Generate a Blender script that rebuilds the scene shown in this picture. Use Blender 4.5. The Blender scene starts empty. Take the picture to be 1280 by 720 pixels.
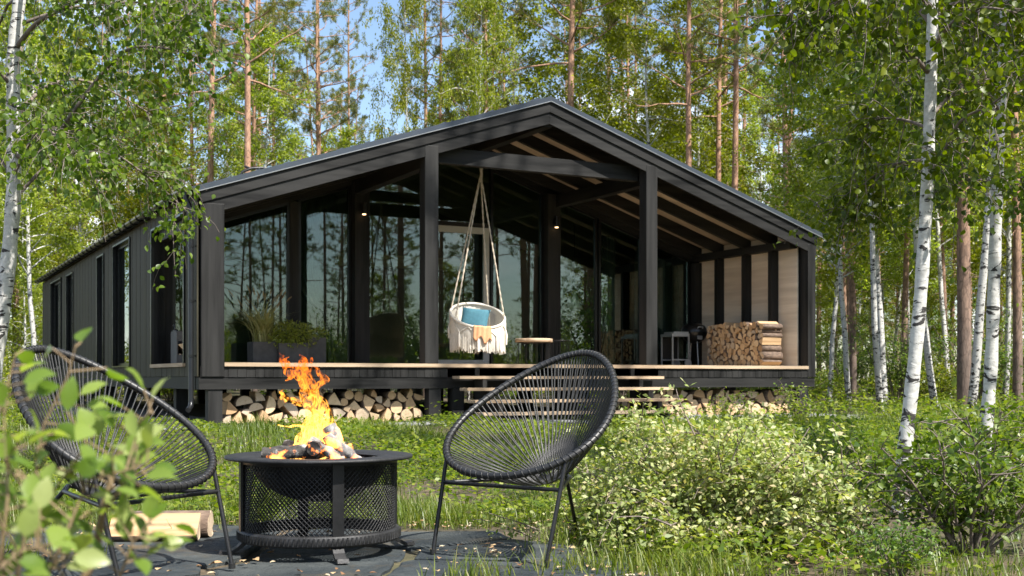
import bpy, bmesh, math, random
import numpy as np
from mathutils import Vector, Matrix
R = math.radians
PI = math.pi
sc = bpy.context.scene
COL = sc.collection
random.seed(7)
rng = np.random.default_rng(7)

# ------------------------------------------------------------------ objects
def link(o, parent=None):
    COL.objects.link(o)
    if parent is not None:
        o.parent = parent
    return o

def tag(o, label=None, cat=None, group=None, kind=None):
    if label: o['label'] = label
    if cat: o['category'] = cat
    if group: o['group'] = group
    if kind: o['kind'] = kind
    return o

def empty(name, loc=(0, 0, 0), rz=0.0, label=None, cat=None, group=None):
    o = bpy.data.objects.new(name, None)
    o.empty_display_size = .2
    o.location = loc
    o.rotation_euler = (0, 0, rz)
    link(o)
    return tag(o, label, cat, group)

def copy_tree(o, parent=None):
    c = o.copy()
    COL.objects.link(c)
    c.parent = parent
    for ch in o.children:
        copy_tree(ch, c)
    return c

# ------------------------------------------------------------------ mesh collector
class MB:
    def __init__(s):
        s.v = []; s.f = []; s.m = []; s.sm = []
    def add(s, vs, fs, mi=0, smooth=False):
        n = len(s.v)
        s.v.extend([tuple(p) for p in vs])
        for f in fs:
            s.f.append([i + n for i in f]); s.m.append(mi); s.sm.append(smooth)
    def box(s, a, b, mi=0):
        x0, y0, z0 = a; x1, y1, z1 = b
        s.add([(x0,y0,z0),(x1,y0,z0),(x1,y1,z0),(x0,y1,z0),(x0,y0,z1),(x1,y0,z1),(x1,y1,z1),(x0,y1,z1)],
              [(0,3,2,1),(4,5,6,7),(0,1,5,4),(1,2,6,5),(2,3,7,6),(3,0,4,7)], mi)
    def obox(s, c, size, M=None, mi=0):
        hx, hy, hz = [q/2 for q in size]
        c = Vector(c)
        vs = [Vector((i*hx, j*hy, k*hz)) for k in (-1,1) for (i,j) in ((-1,-1),(1,-1),(1,1),(-1,1))]
        if M is not None: vs = [M @ q for q in vs]
        s.add([c+q for q in vs], [(0,3,2,1),(4,5,6,7),(0,1,5,4),(1,2,6,5),(2,3,7,6),(3,0,4,7)], mi)
    def prism(s, poly, d, axis='y', mi=0):
        # poly: 2-D outline; extruded along axis from d[0] to d[1]; 'y': (x,z), 'x': (y,z), 'z': (x,y)
        n = len(poly)
        def P(a, b, t):
            return {'y': (a, t, b), 'x': (t, a, b), 'z': (a, b, t)}[axis]
        vs = [P(a, b, d[0]) for a, b in poly] + [P(a, b, d[1]) for a, b in poly]
        fs = [list(range(n))[::-1], [n+i for i in range(n)]]
        fs += [(i, (i+1) % n, n+(i+1) % n, n+i) for i in range(n)]
        s.add(vs, fs, mi)
    def tube(s, pts, r, n=8, mi=0, caps=True, closed=False, smooth=True, flat=1.0, flatdir=None):
        pts = [Vector(p) for p in pts]
        m = len(pts)
        if not hasattr(r, '__len__'): r = [r]*m
        tang = []
        for i in range(m):
            if closed: t = pts[(i+1) % m]-pts[i-1]
            else: t = pts[min(i+1, m-1)]-pts[max(i-1, 0)]
            if t.length < 1e-9: t = Vector((0,0,1))
            tang.append(t.normalized())
        ref = Vector(flatdir) if flatdir is not None else (Vector((0,0,1)) if abs(tang[0].z) < .9 else Vector((1,0,0)))
        u = (ref - tang[0]*ref.dot(tang[0])).normalized()
        vs = []
        for i in range(m):
            t = tang[i]
            if flatdir is not None:
                u = ref - t*ref.dot(t)
            else:
                u = u - t*u.dot(t)
            if u.length < 1e-6: u = t.orthogonal()
            u.normalize()
            w = t.cross(u)
            for k in range(n):
                a = 2*PI*k/n
                vs.append(pts[i] + (u*math.cos(a)*flat + w*math.sin(a))*r[i])
        fs = []
        for i in range(m if closed else m-1):
            j = (i+1) % m
            for k in range(n):
                fs.append((i*n+k, i*n+(k+1) % n, j*n+(k+1) % n, j*n+k))
        s.add(vs, fs, mi, smooth)
        if caps and not closed:
            s.add(vs[:n], [list(range(n))[::-1]], mi)
            s.add(vs[-n:], [list(range(n))], mi)
    def lathe(s, prof, n=24, mi=0, c=(0,0,0), smooth=True):
        vs = []; fs = []
        for (r, z) in prof:
            for k in range(n):
                a = 2*PI*k/n
                vs.append((c[0]+r*math.cos(a), c[1]+r*math.sin(a), c[2]+z))
        for i in range(len(prof)-1):
            for k in range(n):
                fs.append((i*n+k, i*n+(k+1) % n, (i+1)*n+(k+1) % n, (i+1)*n+k))
        s.add(vs, fs, mi, smooth)
    def build(s, name, mats, parent=None, fix=True, bevel=0):
        me = bpy.data.meshes.new(name)
        me.from_pydata(s.v, [], s.f)
        if not isinstance(mats, (list, tuple)): mats = [mats]
        for m in mats: me.materials.append(m)
        me.polygons.foreach_set('material_index', s.m)
        me.polygons.foreach_set('use_smooth', s.sm)
        if fix:
            bm = bmesh.new(); bm.from_mesh(me)
            bmesh.ops.recalc_face_normals(bm, faces=bm.faces)
            bm.to_mesh(me); bm.free()
        me.update()
        o = bpy.data.objects.new(name, me)
        link(o, parent)
        if bevel:
            b = o.modifiers.new('bevel', 'BEVEL'); b.width = bevel; b.segments = 2
            b.limit_method = 'ANGLE'; b.angle_limit = R(40)
        return o

def np_mesh(name, verts, faces, mat, rnd=None, smooth=False):
    """one mesh from numpy arrays; faces (M,k)"""
    me = bpy.data.meshes.new(name)
    N = len(verts); M, k = faces.shape
    me.vertices.add(N); me.vertices.foreach_set('co', np.ascontiguousarray(verts, dtype=np.float32).ravel())
    me.loops.add(M*k); me.loops.foreach_set('vertex_index', faces.astype(np.int32).ravel())
    me.polygons.add(M); me.polygons.foreach_set('loop_start', (np.arange(M)*k).astype(np.int32))
    if smooth: me.polygons.foreach_set('use_smooth', np.ones(M, dtype=bool))
    me.update(calc_edges=True)
    if rnd is not None:
        a = me.attributes.new('rnd', 'FLOAT', 'FACE'); a.data.foreach_set('value', rnd.astype(np.float32))
    me.materials.append(mat)
    return me

def mesh_obj(name, me, parent=None):
    return link(bpy.data.objects.new(name, me), parent)

def nrm(a):
    return a/np.maximum(np.linalg.norm(a, axis=-1, keepdims=True), 1e-9)

def leaf_arrays(P, A, N, L, W, shape='quad', rr=None):
    """P base points, A long axis, N rough normal, L, W arrays -> verts, faces, rnd per face"""
    A = nrm(A); S = nrm(np.cross(A, N)); N = np.cross(S, A)
    L = np.asarray(L)[:, None]*np.ones((len(P), 1)); W = np.asarray(W)[:, None]*np.ones((len(P), 1))
    n = len(P)
    if rr is None: rr = rng.random(n)
    if shape == 'quad':
        v = np.stack([P, P+A*L*.45+S*W*.5+N*W*.12, P+A*L, P+A*L*.45-S*W*.5+N*W*.12], 1).reshape(-1, 3)
        f = np.arange(n*4).reshape(n, 4)
        return v, f, rr
    if shape == 'blade':   # P base, bends over along N
        v = np.stack([P-S*W*.5, P+S*W*.5, P+A*L*.55+S*W*.36+N*L*.06, P+A*L*.55-S*W*.36+N*L*.06,
                      P+A*L*.95+N*L*.26+S*W*.06, P+A*L*.95+N*L*.26-S*W*.06], 1).reshape(-1, 3)
        b = np.arange(n)[:, None]*6
        f = np.concatenate([b+np.array([[0,1,2,3]]), b+np.array([[3,2,4,5]])], 1).reshape(-1, 4)
        return v, f, np.repeat(rr, 2)
    # oval: two half blades folded along the midrib, tip drooping
    up = N*W*.16
    c0 = P; c1 = P+A*L*.34; c2 = P+A*L*.68; c3 = P+A*L*.97-N*L*.10
    a1 = P+A*L*.20+S*W*.36+up; a2 = P+A*L*.45+S*W*.5+up; a3 = P+A*L*.74+S*W*.31+up*.5
    b1 = P+A*L*.20-S*W*.36+up; b2 = P+A*L*.45-S*W*.5+up; b3 = P+A*L*.74-S*W*.31+up*.5
    v = np.stack([c0,c1,c2,c3,a1,a2,a3,b1,b2,b3], 1).reshape(-1, 3)
    b = np.arange(n)[:, None]*10
    q = [[0,1,5,4],[1,2,6,5],[2,3,6,6],[0,7,8,1],[1,8,9,2],[2,9,9,3]]
    # triangles as degenerate quads are avoided: split tips differently
    q = [[0,1,5,4],[1,2,6,5],[0,7,8,1],[1,8,9,2]]
    v = v.reshape(n, 10, 3)
    v[:, 3] = v[:, 3]
    f4 = np.concatenate([b+np.array([x]) for x in q]+[b+np.array([[6,2,9,3]])], 1).reshape(-1, 4)
    return v.reshape(-1, 3), f4, np.repeat(rr, 5)

def cat_arrays(parts):
    vs, fs, rs = [], [], []; o = 0
    for v, f, r in parts:
        vs.append(v); fs.append(f+o); rs.append(r); o += len(v)
    return np.concatenate(vs), np.concatenate(fs), np.concatenate(rs)

# ------------------------------------------------------------------ materials
class NT:
    def __init__(s, name):
        s.mat = bpy.data.materials.new(name); s.mat.use_nodes = True
        s.t = s.mat.node_tree; s.n = s.t.nodes
        s.b = s.n['Principled BSDF']; s.out = s.n['Material Output']
    def new(s, typ, ins=None, **kw):
        x = s.n.new(typ)
        for k, v in kw.items(): setattr(x, k, v)
        for k, v in (ins or {}).items(): s.set(x.inputs[k], v)
        return x
    def set(s, sock, v):
        if hasattr(v, 'is_linked') or hasattr(v, 'node'): s.t.links.new(v, sock)
        elif isinstance(v, tuple) and len(v) == 3 and sock.type == 'RGBA': sock.default_value = (*v, 1)
        else: sock.default_value = v
    def coord(s, which='Object', scale=(1,1,1), rot=(0,0,0)):
        tc = s.new('ShaderNodeTexCoord')
        return s.new('ShaderNodeMapping', {'Vector': tc.outputs[which], 'Scale': scale, 'Rotation': rot}).outputs[0]
    def noise(s, vec, scale, detail=4, rough=.55, dist=0):
        i = {'Scale': scale, 'Detail': detail, 'Roughness': rough, 'Distortion': dist}
        if vec is not None: i['Vector'] = vec
        return s.new('ShaderNodeTexNoise', i).outputs['Fac']
    def ramp(s, fac, stops, interp='LINEAR'):
        x = s.new('ShaderNodeValToRGB'); x.color_ramp.interpolation = interp
        e = x.color_ramp.elements
        while len(e) < len(stops): e.new(.5)
        for q, (p, c) in zip(e, stops):
            q.position = p; q.color = (*c, 1) if not isinstance(c, (int, float)) else (c, c, c, 1)
        s.set(x.inputs[0], fac)
        return x.outputs[0]
    def mix(s, fac, a, b, mode='MIX'):
        x = s.new('ShaderNodeMix', data_type='RGBA', blend_type=mode)
        s.set(x.inputs[0], fac); s.set(x.inputs[6], a); s.set(x.inputs[7], b)
        return x.outputs[2]
    def math(s, op, a, b=0.0, c=None):
        x = s.new('ShaderNodeMath', operation=op); s.set(x.inputs[0], a); s.set(x.inputs[1], b)
        if c is not None: s.set(x.inputs[2], c)
        return x.outputs[0]
    def bump(s, h, strength=.3, dist=.01):
        x = s.new('ShaderNodeBump', {'Strength': strength, 'Distance': dist, 'Height': h})
        s.set(s.b.inputs['Normal'], x.outputs[0]); return x.outputs[0]
    def p(s, **kw):
        for k, v in kw.items(): s.set(s.b.inputs[k.replace('_', ' ')], v)
        return s

def m_plain(name, col, rough=.5, metal=0.0, var=.25, sc_=6.0, bump=.1):
    t = NT(name); v = t.coord()
    f = t.noise(v, sc_, 5)
    lo = tuple(c*(1-var) for c in col); hi = tuple(min(1, c*(1+var)) for c in col)
    t.p(Base_Color=t.ramp(f, [(.3, lo), (.7, hi)]), Roughness=rough, Metallic=metal)
    t.bump(t.noise(v, sc_*8, 3), bump, .003)
    return t.mat

def m_wood(name, lo, hi, axis=2, rough=.6, fine=14.0, bump=.35, blot=.55):
    """grain runs along axis"""
    t = NT(name)
    s = [fine]*3; s[axis] = fine*.045
    v = t.coord('Object', tuple(s))
    f = t.noise(v, 1.0, 6, .65, .35)
    s2 = [2.2]*3; s2[axis] = .35
    g = t.noise(t.coord('Object', tuple(s2)), 1.0, 3)
    s3 = [fine*.42]*3; s3[axis] = fine*.03
    f3 = t.noise(t.coord('Object', tuple(s3)), 1.0, 3, .6, .5)
    f = t.math('MULTIPLY_ADD', f3, .6, t.math('MULTIPLY', f, .4))
    c = t.ramp(f, [(.40, lo), (.60, hi)])
    c = t.mix(t.math('MULTIPLY', t.ramp(g, [(.42, 0.0), (.66, 1.0)]), .55), c, tuple(q*blot for q in hi))
    t.p(Base_Color=c, Roughness=t.ramp(f, [(.2, rough-.06), (.8, rough+.18)]))
    t.b.inputs['Specular IOR Level'].default_value = .22
    t.bump(f, bump, .004)
    return t.mat

M = {}
DK0, DK1 = (.002,.002,.002), (.021,.0205,.0198)
for k, nmx in enumerate('xyz'):
    M['dark_'+nmx] = m_wood('charred_wood_'+nmx, DK0, DK1, k, .55, blot=1.5)
M['clad'] = m_wood('stained_cladding', (.019,.017,.010), (.058,.053,.034), 2, .62, 20)
for k, nmx in enumerate('xyz'):
    M['pale_'+nmx] = m_wood('larch_'+nmx, (.30,.21,.135), (.56,.43,.30), k, .55, 18)
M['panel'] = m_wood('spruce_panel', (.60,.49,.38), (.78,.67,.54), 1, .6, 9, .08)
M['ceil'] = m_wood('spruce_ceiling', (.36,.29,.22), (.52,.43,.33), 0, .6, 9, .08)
M['roof'] = m_plain('roof_sheet', (.085,.10,.125), .30, .6, .12, 2, .05)
M['metal'] = m_plain('black_steel', (.018,.018,.019), .42, .4, .35, 9, .25)
M['iron'] = m_plain('cast_iron', (.022,.022,.023), .55, .35, .5, 14, .5)
M['gutter'] = m_plain('gutter_steel', (.020,.021,.022), .28, .5, .2, 3, .02)
M['plastic'] = m_plain('black_cord', (.014,.014,.014), .45, 0, .3, 30, .1)
M['steelpale'] = m_plain('brushed_steel', (.34,.35,.36), .35, .6, .1, 20, .05)
M['rope'] = m_plain('cotton_rope', (.58,.50,.39), .9, 0, .15, 60, .6)
M['macrame'] = m_plain('macrame_cotton', (.66,.61,.53), .9, 0, .12, 40, .6)
M['teal'] = m_plain('teal_fabric', (.045,.145,.19), .85, 0, .12, 25, .3)
M['tealcurtain'] = m_plain('teal_curtain', (.05,.16,.18), .85, 0, .12, 5, .1)
M['peach'] = m_plain('peach_fabric', (.62,.31,.16), .85, 0, .1, 25, .3)
M['sheer'] = m_plain('grey_curtain', (.07,.075,.07), .85, 0, .15, 6, .1)
M['greyframe'] = m_plain('grey_frame', (.40,.40,.38), .5, 0, .06, 4, .03)
M['white'] = m_plain('white_enamel', (.75,.75,.72), .4, 0, .05, 5, .02)
M['pot'] = m_plain('grey_planter', (.055,.056,.058), .6, 0, .25, 10, .2)
M['inwall'] = m_plain('interior_board', (.10,.097,.08), .7, 0, .1, 3, .05)
M['infloor'] = m_wood('interior_floor', (.10,.07,.045), (.18,.13,.09), 1, .4)
M['logend'] = None

def m_logend():
    t = NT('log_end_grain')
    tc = t.new('ShaderNodeTexCoord')
    sep = t.new('ShaderNodeSeparateXYZ', {'Vector': tc.outputs['Object']})
    oi = t.new('ShaderNodeObjectInfo')
    cx = t.new('ShaderNodeCombineXYZ', {'X': sep.outputs[1], 'Y': sep.outputs[2], 'Z': t.math('MULTIPLY', oi.outputs['Random'], 9.0)})
    ln = t.new('ShaderNodeVectorMath', {0: cx.outputs[0]}, operation='LENGTH')
    cx2 = t.new('ShaderNodeCombineXYZ', {'X': sep.outputs[1], 'Y': sep.outputs[2], 'Z': 0.0})
    ln = t.new('ShaderNodeVectorMath', {0: cx2.outputs[0]}, operation='LENGTH').outputs['Value']
    nz = t.noise(cx.outputs[0], 26, 4)
    ring = t.math('SINE', t.math('ADD', t.math('MULTIPLY', ln, 620.0), t.math('MULTIPLY', nz, 9.0)))
    ring = t.math('MULTIPLY_ADD', ring, .5, .5)
    base = t.ramp(oi.outputs['Random'], [(0, (.38,.24,.125)), (.25, (.58,.40,.23)), (.5, (.66,.50,.31)), (.72, (.44,.37,.29)), (.86, (.62,.44,.26)), (1, (.34,.21,.11))])
    c = t.mix(t.math('MULTIPLY', ring, .28), base, (.36,.21,.10))
    c = t.mix(t.ramp(nz, [(.52, 0.0), (.75, .55)]), c, (.26,.16,.09))
    t.p(Base_Color=c, Roughness=.8); t.bump(nz, .4, .004)
    return t.mat
M['logend'] = m_logend()
M['logsplit'] = m_wood('split_wood', (.36,.22,.11), (.58,.40,.23), 0, .75, 26, .5)
def m_bark():
    t = NT('log_bark'); v = t.coord('Object', (10, 34, 34))
    f = t.noise(v, 1.0, 6, .7)
    t.p(Base_Color=t.ramp(f, [(.3, (.045,.032,.024)), (.55, (.16,.11,.08)), (.75, (.27,.20,.15))]), Roughness=.9)
    t.bump(f, .8, .01); return t.mat
M['logbark'] = m_bark()

def m_pine():
    t = NT('pine_bark')
    v = t.coord('Object', (9, 9, 2.2))
    f = t.noise(v, 1.0, 6, .7)
    vo = t.new('ShaderNodeTexVoronoi', {'Vector': t.coord('Object', (14, 14, 4)), 'Scale': 1.0}, feature='DISTANCE_TO_EDGE').outputs[0]
    tc = t.new('ShaderNodeTexCoord'); z = t.new('ShaderNodeSeparateXYZ', {'Vector': tc.outputs['Object']}).outputs[2]
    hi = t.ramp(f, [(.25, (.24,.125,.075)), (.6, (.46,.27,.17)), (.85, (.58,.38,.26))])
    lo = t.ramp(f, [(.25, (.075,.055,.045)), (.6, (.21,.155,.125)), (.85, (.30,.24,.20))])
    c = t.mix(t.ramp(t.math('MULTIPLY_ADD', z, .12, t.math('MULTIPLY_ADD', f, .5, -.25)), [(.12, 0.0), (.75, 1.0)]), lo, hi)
    c = t.mix(t.ramp(vo, [(.02, .55), (.12, 0.0)]), c, (.07,.045,.035))
    t.p(Base_Color=c, Roughness=.9); t.bump(f, .7, .03)
    return t.mat
M['pine'] = m_pine()

def m_birch():
    t = NT('birch_bark')
    f = t.noise(t.coord('Object', (7, 7, 15)), 1.0, 5, .6, .8)
    g = t.noise(t.coord('Object', (2.5, 2.5, 34)), 1.0, 4, .6)
    h = t.noise(t.coord('Object', (30, 30, 30)), 1.0, 3)
    tc = t.new('ShaderNodeTexCoord'); z = t.new('ShaderNodeSeparateXYZ', {'Vector': tc.outputs['Object']}).outputs[2]
    c = t.ramp(h, [(.3, (.40,.39,.365)), (.7, (.58,.57,.54))])
    c = t.mix(t.ramp(g, [(.60, 0.0), (.70, .5)]), c, (.36,.31,.27))
    black = t.math('ADD', f, t.math('MULTIPLY', t.ramp(z, [(0.0, 1.0), (1.0, 0.0)]), .14))
    c = t.mix(t.ramp(black, [(.565, 0.0), (.595, 1.0)]), c, (.025,.022,.02))
    t.p(Base_Color=c, Roughness=.75); t.bump(f, .5, .015)
    return t.mat
M['birch'] = m_birch()
M['twig'] = m_plain('twig_bark', (.15,.12,.10), .85, 0, .45, 20, .4)
M['palestem'] = m_plain('pale_stem', (.20,.14,.075), .7, 0, .25, 20, .3)

def m_leaf(name, cols, trans=.35, rough=.42, tcol=None, spec=.4):
    t = NT(name)
    at = t.new('ShaderNodeAttribute', attribute_name='rnd').outputs['Fac']
    oi = t.new('ShaderNodeObjectInfo').outputs['Random']
    c = t.ramp(at, [(i/(len(cols)-1), q) for i, q in enumerate(cols)])
    hs = t.new('ShaderNodeHueSaturation', {'Hue': t.math('MULTIPLY_ADD', oi, .03, .485), 'Saturation': t.math('MULTIPLY_ADD', oi, -.15, 1.12), 'Value': t.math('MULTIPLY_ADD', oi, .35, .82), 'Color': c}).outputs[0]
    t.p(Base_Color=hs, Roughness=rough)
    t.b.inputs['Specular IOR Level'].default_value = spec
    tr = t.new('ShaderNodeBsdfTranslucent', {'Color': t.mix(1.0, hs, tcol or (1.6,1.75,.5), 'MULTIPLY')})
    mx = t.new('ShaderNodeMixShader', {0: trans, 1: t.b.outputs[0], 2: tr.outputs[0]})
    t.t.links.new(mx.outputs[0], t.out.inputs[0])
    return t.mat
M['lf_birch'] = m_leaf('birch_leaf', [(.045,.080,.010), (.080,.125,.014), (.120,.168,.020), (.170,.212,.03)], .46)
M['lf_young'] = m_leaf('aspen_leaf', [(.12,.15,.016), (.19,.225,.024), (.26,.285,.04), (.34,.34,.07)], .56)
M['lf_pine'] = m_leaf('pine_needles', [(.08,.105,.028), (.13,.155,.038), (.185,.195,.045), (.23,.21,.06)], .3)
M['lf_bush'] = m_leaf('variegated_leaf', [(.17,.24,.08), (.25,.325,.12), (.36,.42,.19), (.50,.53,.30), (.52,.45,.27)], .34, .5)
M['lf_shrub'] = m_leaf('shrub_leaf', [(.04,.08,.014), (.075,.125,.022), (.12,.175,.03), (.18,.23,.06)], .35)
M['lf_near'] = m_leaf('near_leaf', [(.09,.155,.025), (.15,.225,.045), (.21,.28,.07), (.32,.36,.15)], .42, .35)
M['lf_cover'] = m_leaf('ground_leaf', [(.05,.09,.012), (.10,.155,.018), (.17,.215,.028), (.25,.28,.05)], .4)
M['lf_pot'] = m_leaf('pot_plant_leaf', [(.16,.21,.04), (.26,.32,.07), (.38,.43,.13)], .3)
M['grass'] = m_leaf('grass_blade', [(.045,.08,.012), (.085,.13,.018), (.14,.18,.032), (.26,.25,.10)], .38)
M['plume'] = m_leaf('grass_plume', [(.24,.20,.13), (.36,.30,.21)], .3, .8)
M['ornament'] = m_leaf('ornamental_grass', [(.28,.32,.14), (.40,.43,.21), (.52,.52,.32)], .3)

def m_glass():
    t = NT('tinted_glass')
    fr = t.new('ShaderNodeFresnel', {'IOR': 1.62}).outputs[0]
    tr = t.new('ShaderNodeBsdfTransparent', {'Color': (.74,.86,.80)})
    gl = t.new('ShaderNodeBsdfGlossy', {'Color': (.92,.97,.95), 'Roughness': 0.0})
    mx = t.new('ShaderNodeMixShader', {0: fr, 1: tr.outputs[0], 2: gl.outputs[0]})
    t.t.links.new(mx.outputs[0], t.out.inputs[0])
    return t.mat
M['glass'] = m_glass()

def m_lamp():
    t = NT('warm_bulb')
    t.p(Base_Color=(1,.8,.5)); t.b.inputs['Emission Color'].default_value = (1,.62,.3,1); t.b.inputs['Emission Strength'].default_value = 2.5
    return t.mat
M['lamp'] = m_lamp()

# ------------------------------------------------------------------ frame of the house
HA = math.atan2(.4666, .8845)
P0 = Vector((-4.826, 18.5, 0)); HU = Vector((.8845, .4666, 0)); HV = Vector((-.4666, .8845, 0))
def hw(u, v, z=0.0): return P0+HU*u+HV*v+Vector((0, 0, z))
def px(x, y, D):     # point D metres out along a line of sight: used to place trees where they stand
    return Vector(((x-640)/1495*D, D, .8+(473-y)/1495*D))
def to_house(x, y):
    d = Vector((x, y, 0))-P0
    return d.dot(HU), d.dot(HV)
# ================================================================== HOUSE
W, LEN = 12.4, 20.0
def ztop(u): return 3.78+.329*(u if u < 6.2 else W-u)
house = empty('timber_house', P0, HA, 'long black timber house with gabled roof, glazed porch and raised deck', 'house')
hp = house
FZ = 1.05
# ---- roof
def gable(off_top, off_bot, u0=-.12, u1=W+.14):
    us = [u0, 6.2, u1]
    return [(u, ztop(u)+off_top) for u in us]+[(u, ztop(u)+off_bot) for u in reversed(us)]
m = MB(); m.prism(gable(0, -.05), (-.06, LEN+.12)); roof = m.build('roof', M['roof'], hp)
m = MB()
for k in range(1, 27):        # standing seams
    u = k*.46
    if abs(u-6.2) < .1: continue
    m.box((u-.012, -.055, ztop(u)-.01), (u+.012, LEN+.115, ztop(u)+.03))
m.build('standing_seams', M['roof'], roof)
m = MB()                        # pressed drip edge along the front gable
for s, (a, b) in enumerate(((-.12, 6.2), (6.2, W+.14))):
    m.prism([(a, ztop(a)+.012), (b, ztop(b)+.012), (b, ztop(b)-.085), (a, ztop(a)-.085)], (-.085, -.062))
m.build('drip_edge', M['roof'], roof)
m = MB()
for a, b in ((-.12, 6.199), (6.201, W+.14)):
    m.prism([(a, ztop(a)-.074), (b, ztop(b)-.074), (b, ztop(b)-.086), (a, ztop(a)-.086)], (-.097, -.0865))
m.build('drip_highlight', M['steelpale'], roof)  # paler strip added to imitate the thin highlight under the drip edge
m = MB(); m.tube([(.62, 0, ztop(.62)-.02), (.66, 0, ztop(.66)+.05), (.8, 0, ztop(.8)+.07), (1.0, 0, ztop(1.0)+.03), (1.05, 0, ztop(1.05)-.01)], .022, 6)
m.tube([(.8, .0, ztop(.8)+.06), (.72, .05, ztop(.72)+.13)], .02, 6)
m.build('roof_hook', M['metal'], roof)
m = MB(); m.box((6.12, .3, ztop(6.2)-.03), (6.28, LEN-.1, ztop(6.2)+.05)); m.build('ridge_cap', M['roof'], roof)
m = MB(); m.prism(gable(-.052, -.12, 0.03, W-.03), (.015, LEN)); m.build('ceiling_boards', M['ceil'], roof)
# fascia: two stepped boards on each slope
m = MB()
for a, b in ((0.0, 6.199), (6.201, W+.02)):
    m.prism([(a, ztop(a)-.087), (b, ztop(b)-.087), (b, ztop(b)-.265), (a, ztop(a)-.265)], (-.058, -.012))
m.build('upper_fascia', M['dark_x'], roof)
m = MB()
for a, b in ((.0, 6.199), (6.201, W+.02)):
    m.prism([(a, ztop(a)-.268), (b, ztop(b)-.268), (b, ztop(b)-.47), (a, ztop(a)-.47)], (-.030, .012))
m.build('lower_fascia', M['dark_x'], roof)
# rafters running up each slope
for v in (.86, 1.72, 2.65, 3.46):
    for a, b in ((.14, 6.12), (6.28, W-.16)):
        m = MB(); m.prism([(a, ztop(a)-.122), (b, ztop(b)-.122), (b, ztop(b)-.345), (a, ztop(a)-.345)], (v-.05, v+.05))
        m.build('rafter', M['dark_x'], hp)
# beams
m = MB(); m.box((6.11, .02, ztop(6.2)-.52), (6.29, 3.52, ztop(6.2)-.16)); m.build('ridge_beam', M['dark_y'], hp)
for u in (3.9, 8.4):
    m = MB(); m.box((u-.09, .24, ztop(u)-.66), (u+.09, 3.5, ztop(u)-.405)); m.build('purlin_beam', M['dark_y'], hp)
m = MB(); m.box((4.06, .20, 4.52), (8.24, .36, 4.79)); m.build('tie_beam', M['dark_x'], hp)
m = MB(); m.box((4.0, 1.10, 4.71), (8.3, 1.26, 4.93)); m.build('tie_beam', M['dark_x'], hp)
m = MB(); m.box((.05, 3.3, 3.0+.25), (.2, 0.36, 3.28+.15)); m.build('wall_plate', M['dark_y'], hp)
# posts
for (u, v, w, top) in ((.19, .079, .36, ztop(.03)-.27), (3.9, .079, .25, ztop(3.9)-.31), (8.4, .079, .25, ztop(8.4)-.31), (12.30, .079, .2, ztop(12.38)-.27)):
    m = MB(); d = .24
    m.box((u-w/2, v-.115, FZ if 1 < u < 12 else .825), (u+w/2, v-.115+d, top)); m.build('porch_post', M['dark_z'], hp, bevel=.008)
for u in (3.95, 8.27):
    m = MB(); m.box((u-.15, 3.40, FZ), (u+.15, 3.68, ztop(u)-.43)); m.build('rear_post', M['dark_z'], hp)
# ---- left side wall with its openings, made board by board
ops = [(.85, 3.42, FZ, 3.44), (5.6, 7.46, 1.06, 3.54), (8.72, 9.54, 1.06, 3.50), (13.45, 14.6, 1.08, 3.47), (15.72, 17.9, 1.08, 3.50)]
m = MB(); v = .02
while v < LEN:
    v1 = min(v+.138, LEN)
    z0, z1 = .83, ztop(0)-.10
    cuts = [(o[2], o[3]) for o in ops if v < o[1] and v1 > o[0]]
    e = .006*((int(v*50) % 3)-1)*.3
    if cuts:
        m.box((-.045+e, v, z0), (-.02, v1-.006, cuts[0][0]-.02)); m.box((-.045+e, v, cuts[0][1]+.02), (-.02, v1-.006, z1))
    else:
        m.box((-.045+e, v, z0), (-.02, v1-.006, z1))
    v = v1
wl = m.build('left_wall', M['clad'], hp)
m = MB()        # structural wall behind the boards
vs = [.0]+[q for o in ops for q in (o[0], o[1])]+[LEN]
for i in range(0, len(vs), 2): m.box((-.018, max(vs[i], .24), .84), (.16, vs[i+1], ztop(0)-.12))
for o in ops:
    m.box((-.018, o[0], .84), (.16, o[1], o[2]-.03)); m.box((-.018, o[0], o[3]+.02), (.16, o[1], ztop(0)-.12))
m.build('wall_core', M['dark_z'], wl)
# trims + windows
for i, o in enumerate(ops):
    m = MB(); t = .035
    v0, v1, z0, z1 = o
    m.box((-.075, v0-t, z0-.005), (.165, v0, z1+t)); m.box((-.075, v1, z0-.005), (.165, v1+t, z1+t)); m.box((-.075, v0, z1), (.165, v1, z1+t))
    if i: m.box((-.085, v0-t, z0-.03), (.165, v1+t, z0-.006))
    if i == 0:
        fr = m.build('porch_opening', M['gutter'], hp)
        m = MB(); m.box((-.09, v0-.03, FZ-.06), (.2, v1+.03, FZ)); m.build('sill', M['pale_y'], fr)
        continue
    fr = m.build('window', M['gutter'], hp)
    m = MB(); a = .05
    muls = [v0, v1] if i != 4 else [v0, (v0+v1)/2-.02, (v0+v1)/2+.02, v1]
    m.box((.03, v0, z0), (.09, v0+a, z1)); m.box((.03, v1-a, z0), (.09, v1, z1)); m.box((.03, v0+a, z0), (.09, v1-a, z0+a)); m.box((.03, v0+a, z1-a), (.09, v1-a, z1))
    if i == 4: m.box((.03, (v0+v1)/2-.05, z0+a), (.09, (v0+v1)/2+.05, z1-a))
    m.build('frame', M['gutter'], fr)
    m = MB(); m.box((.05, v0+a, z0+a), (.058, v1-a, z1-a)); m.build('pane', M['glass'], fr)
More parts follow.
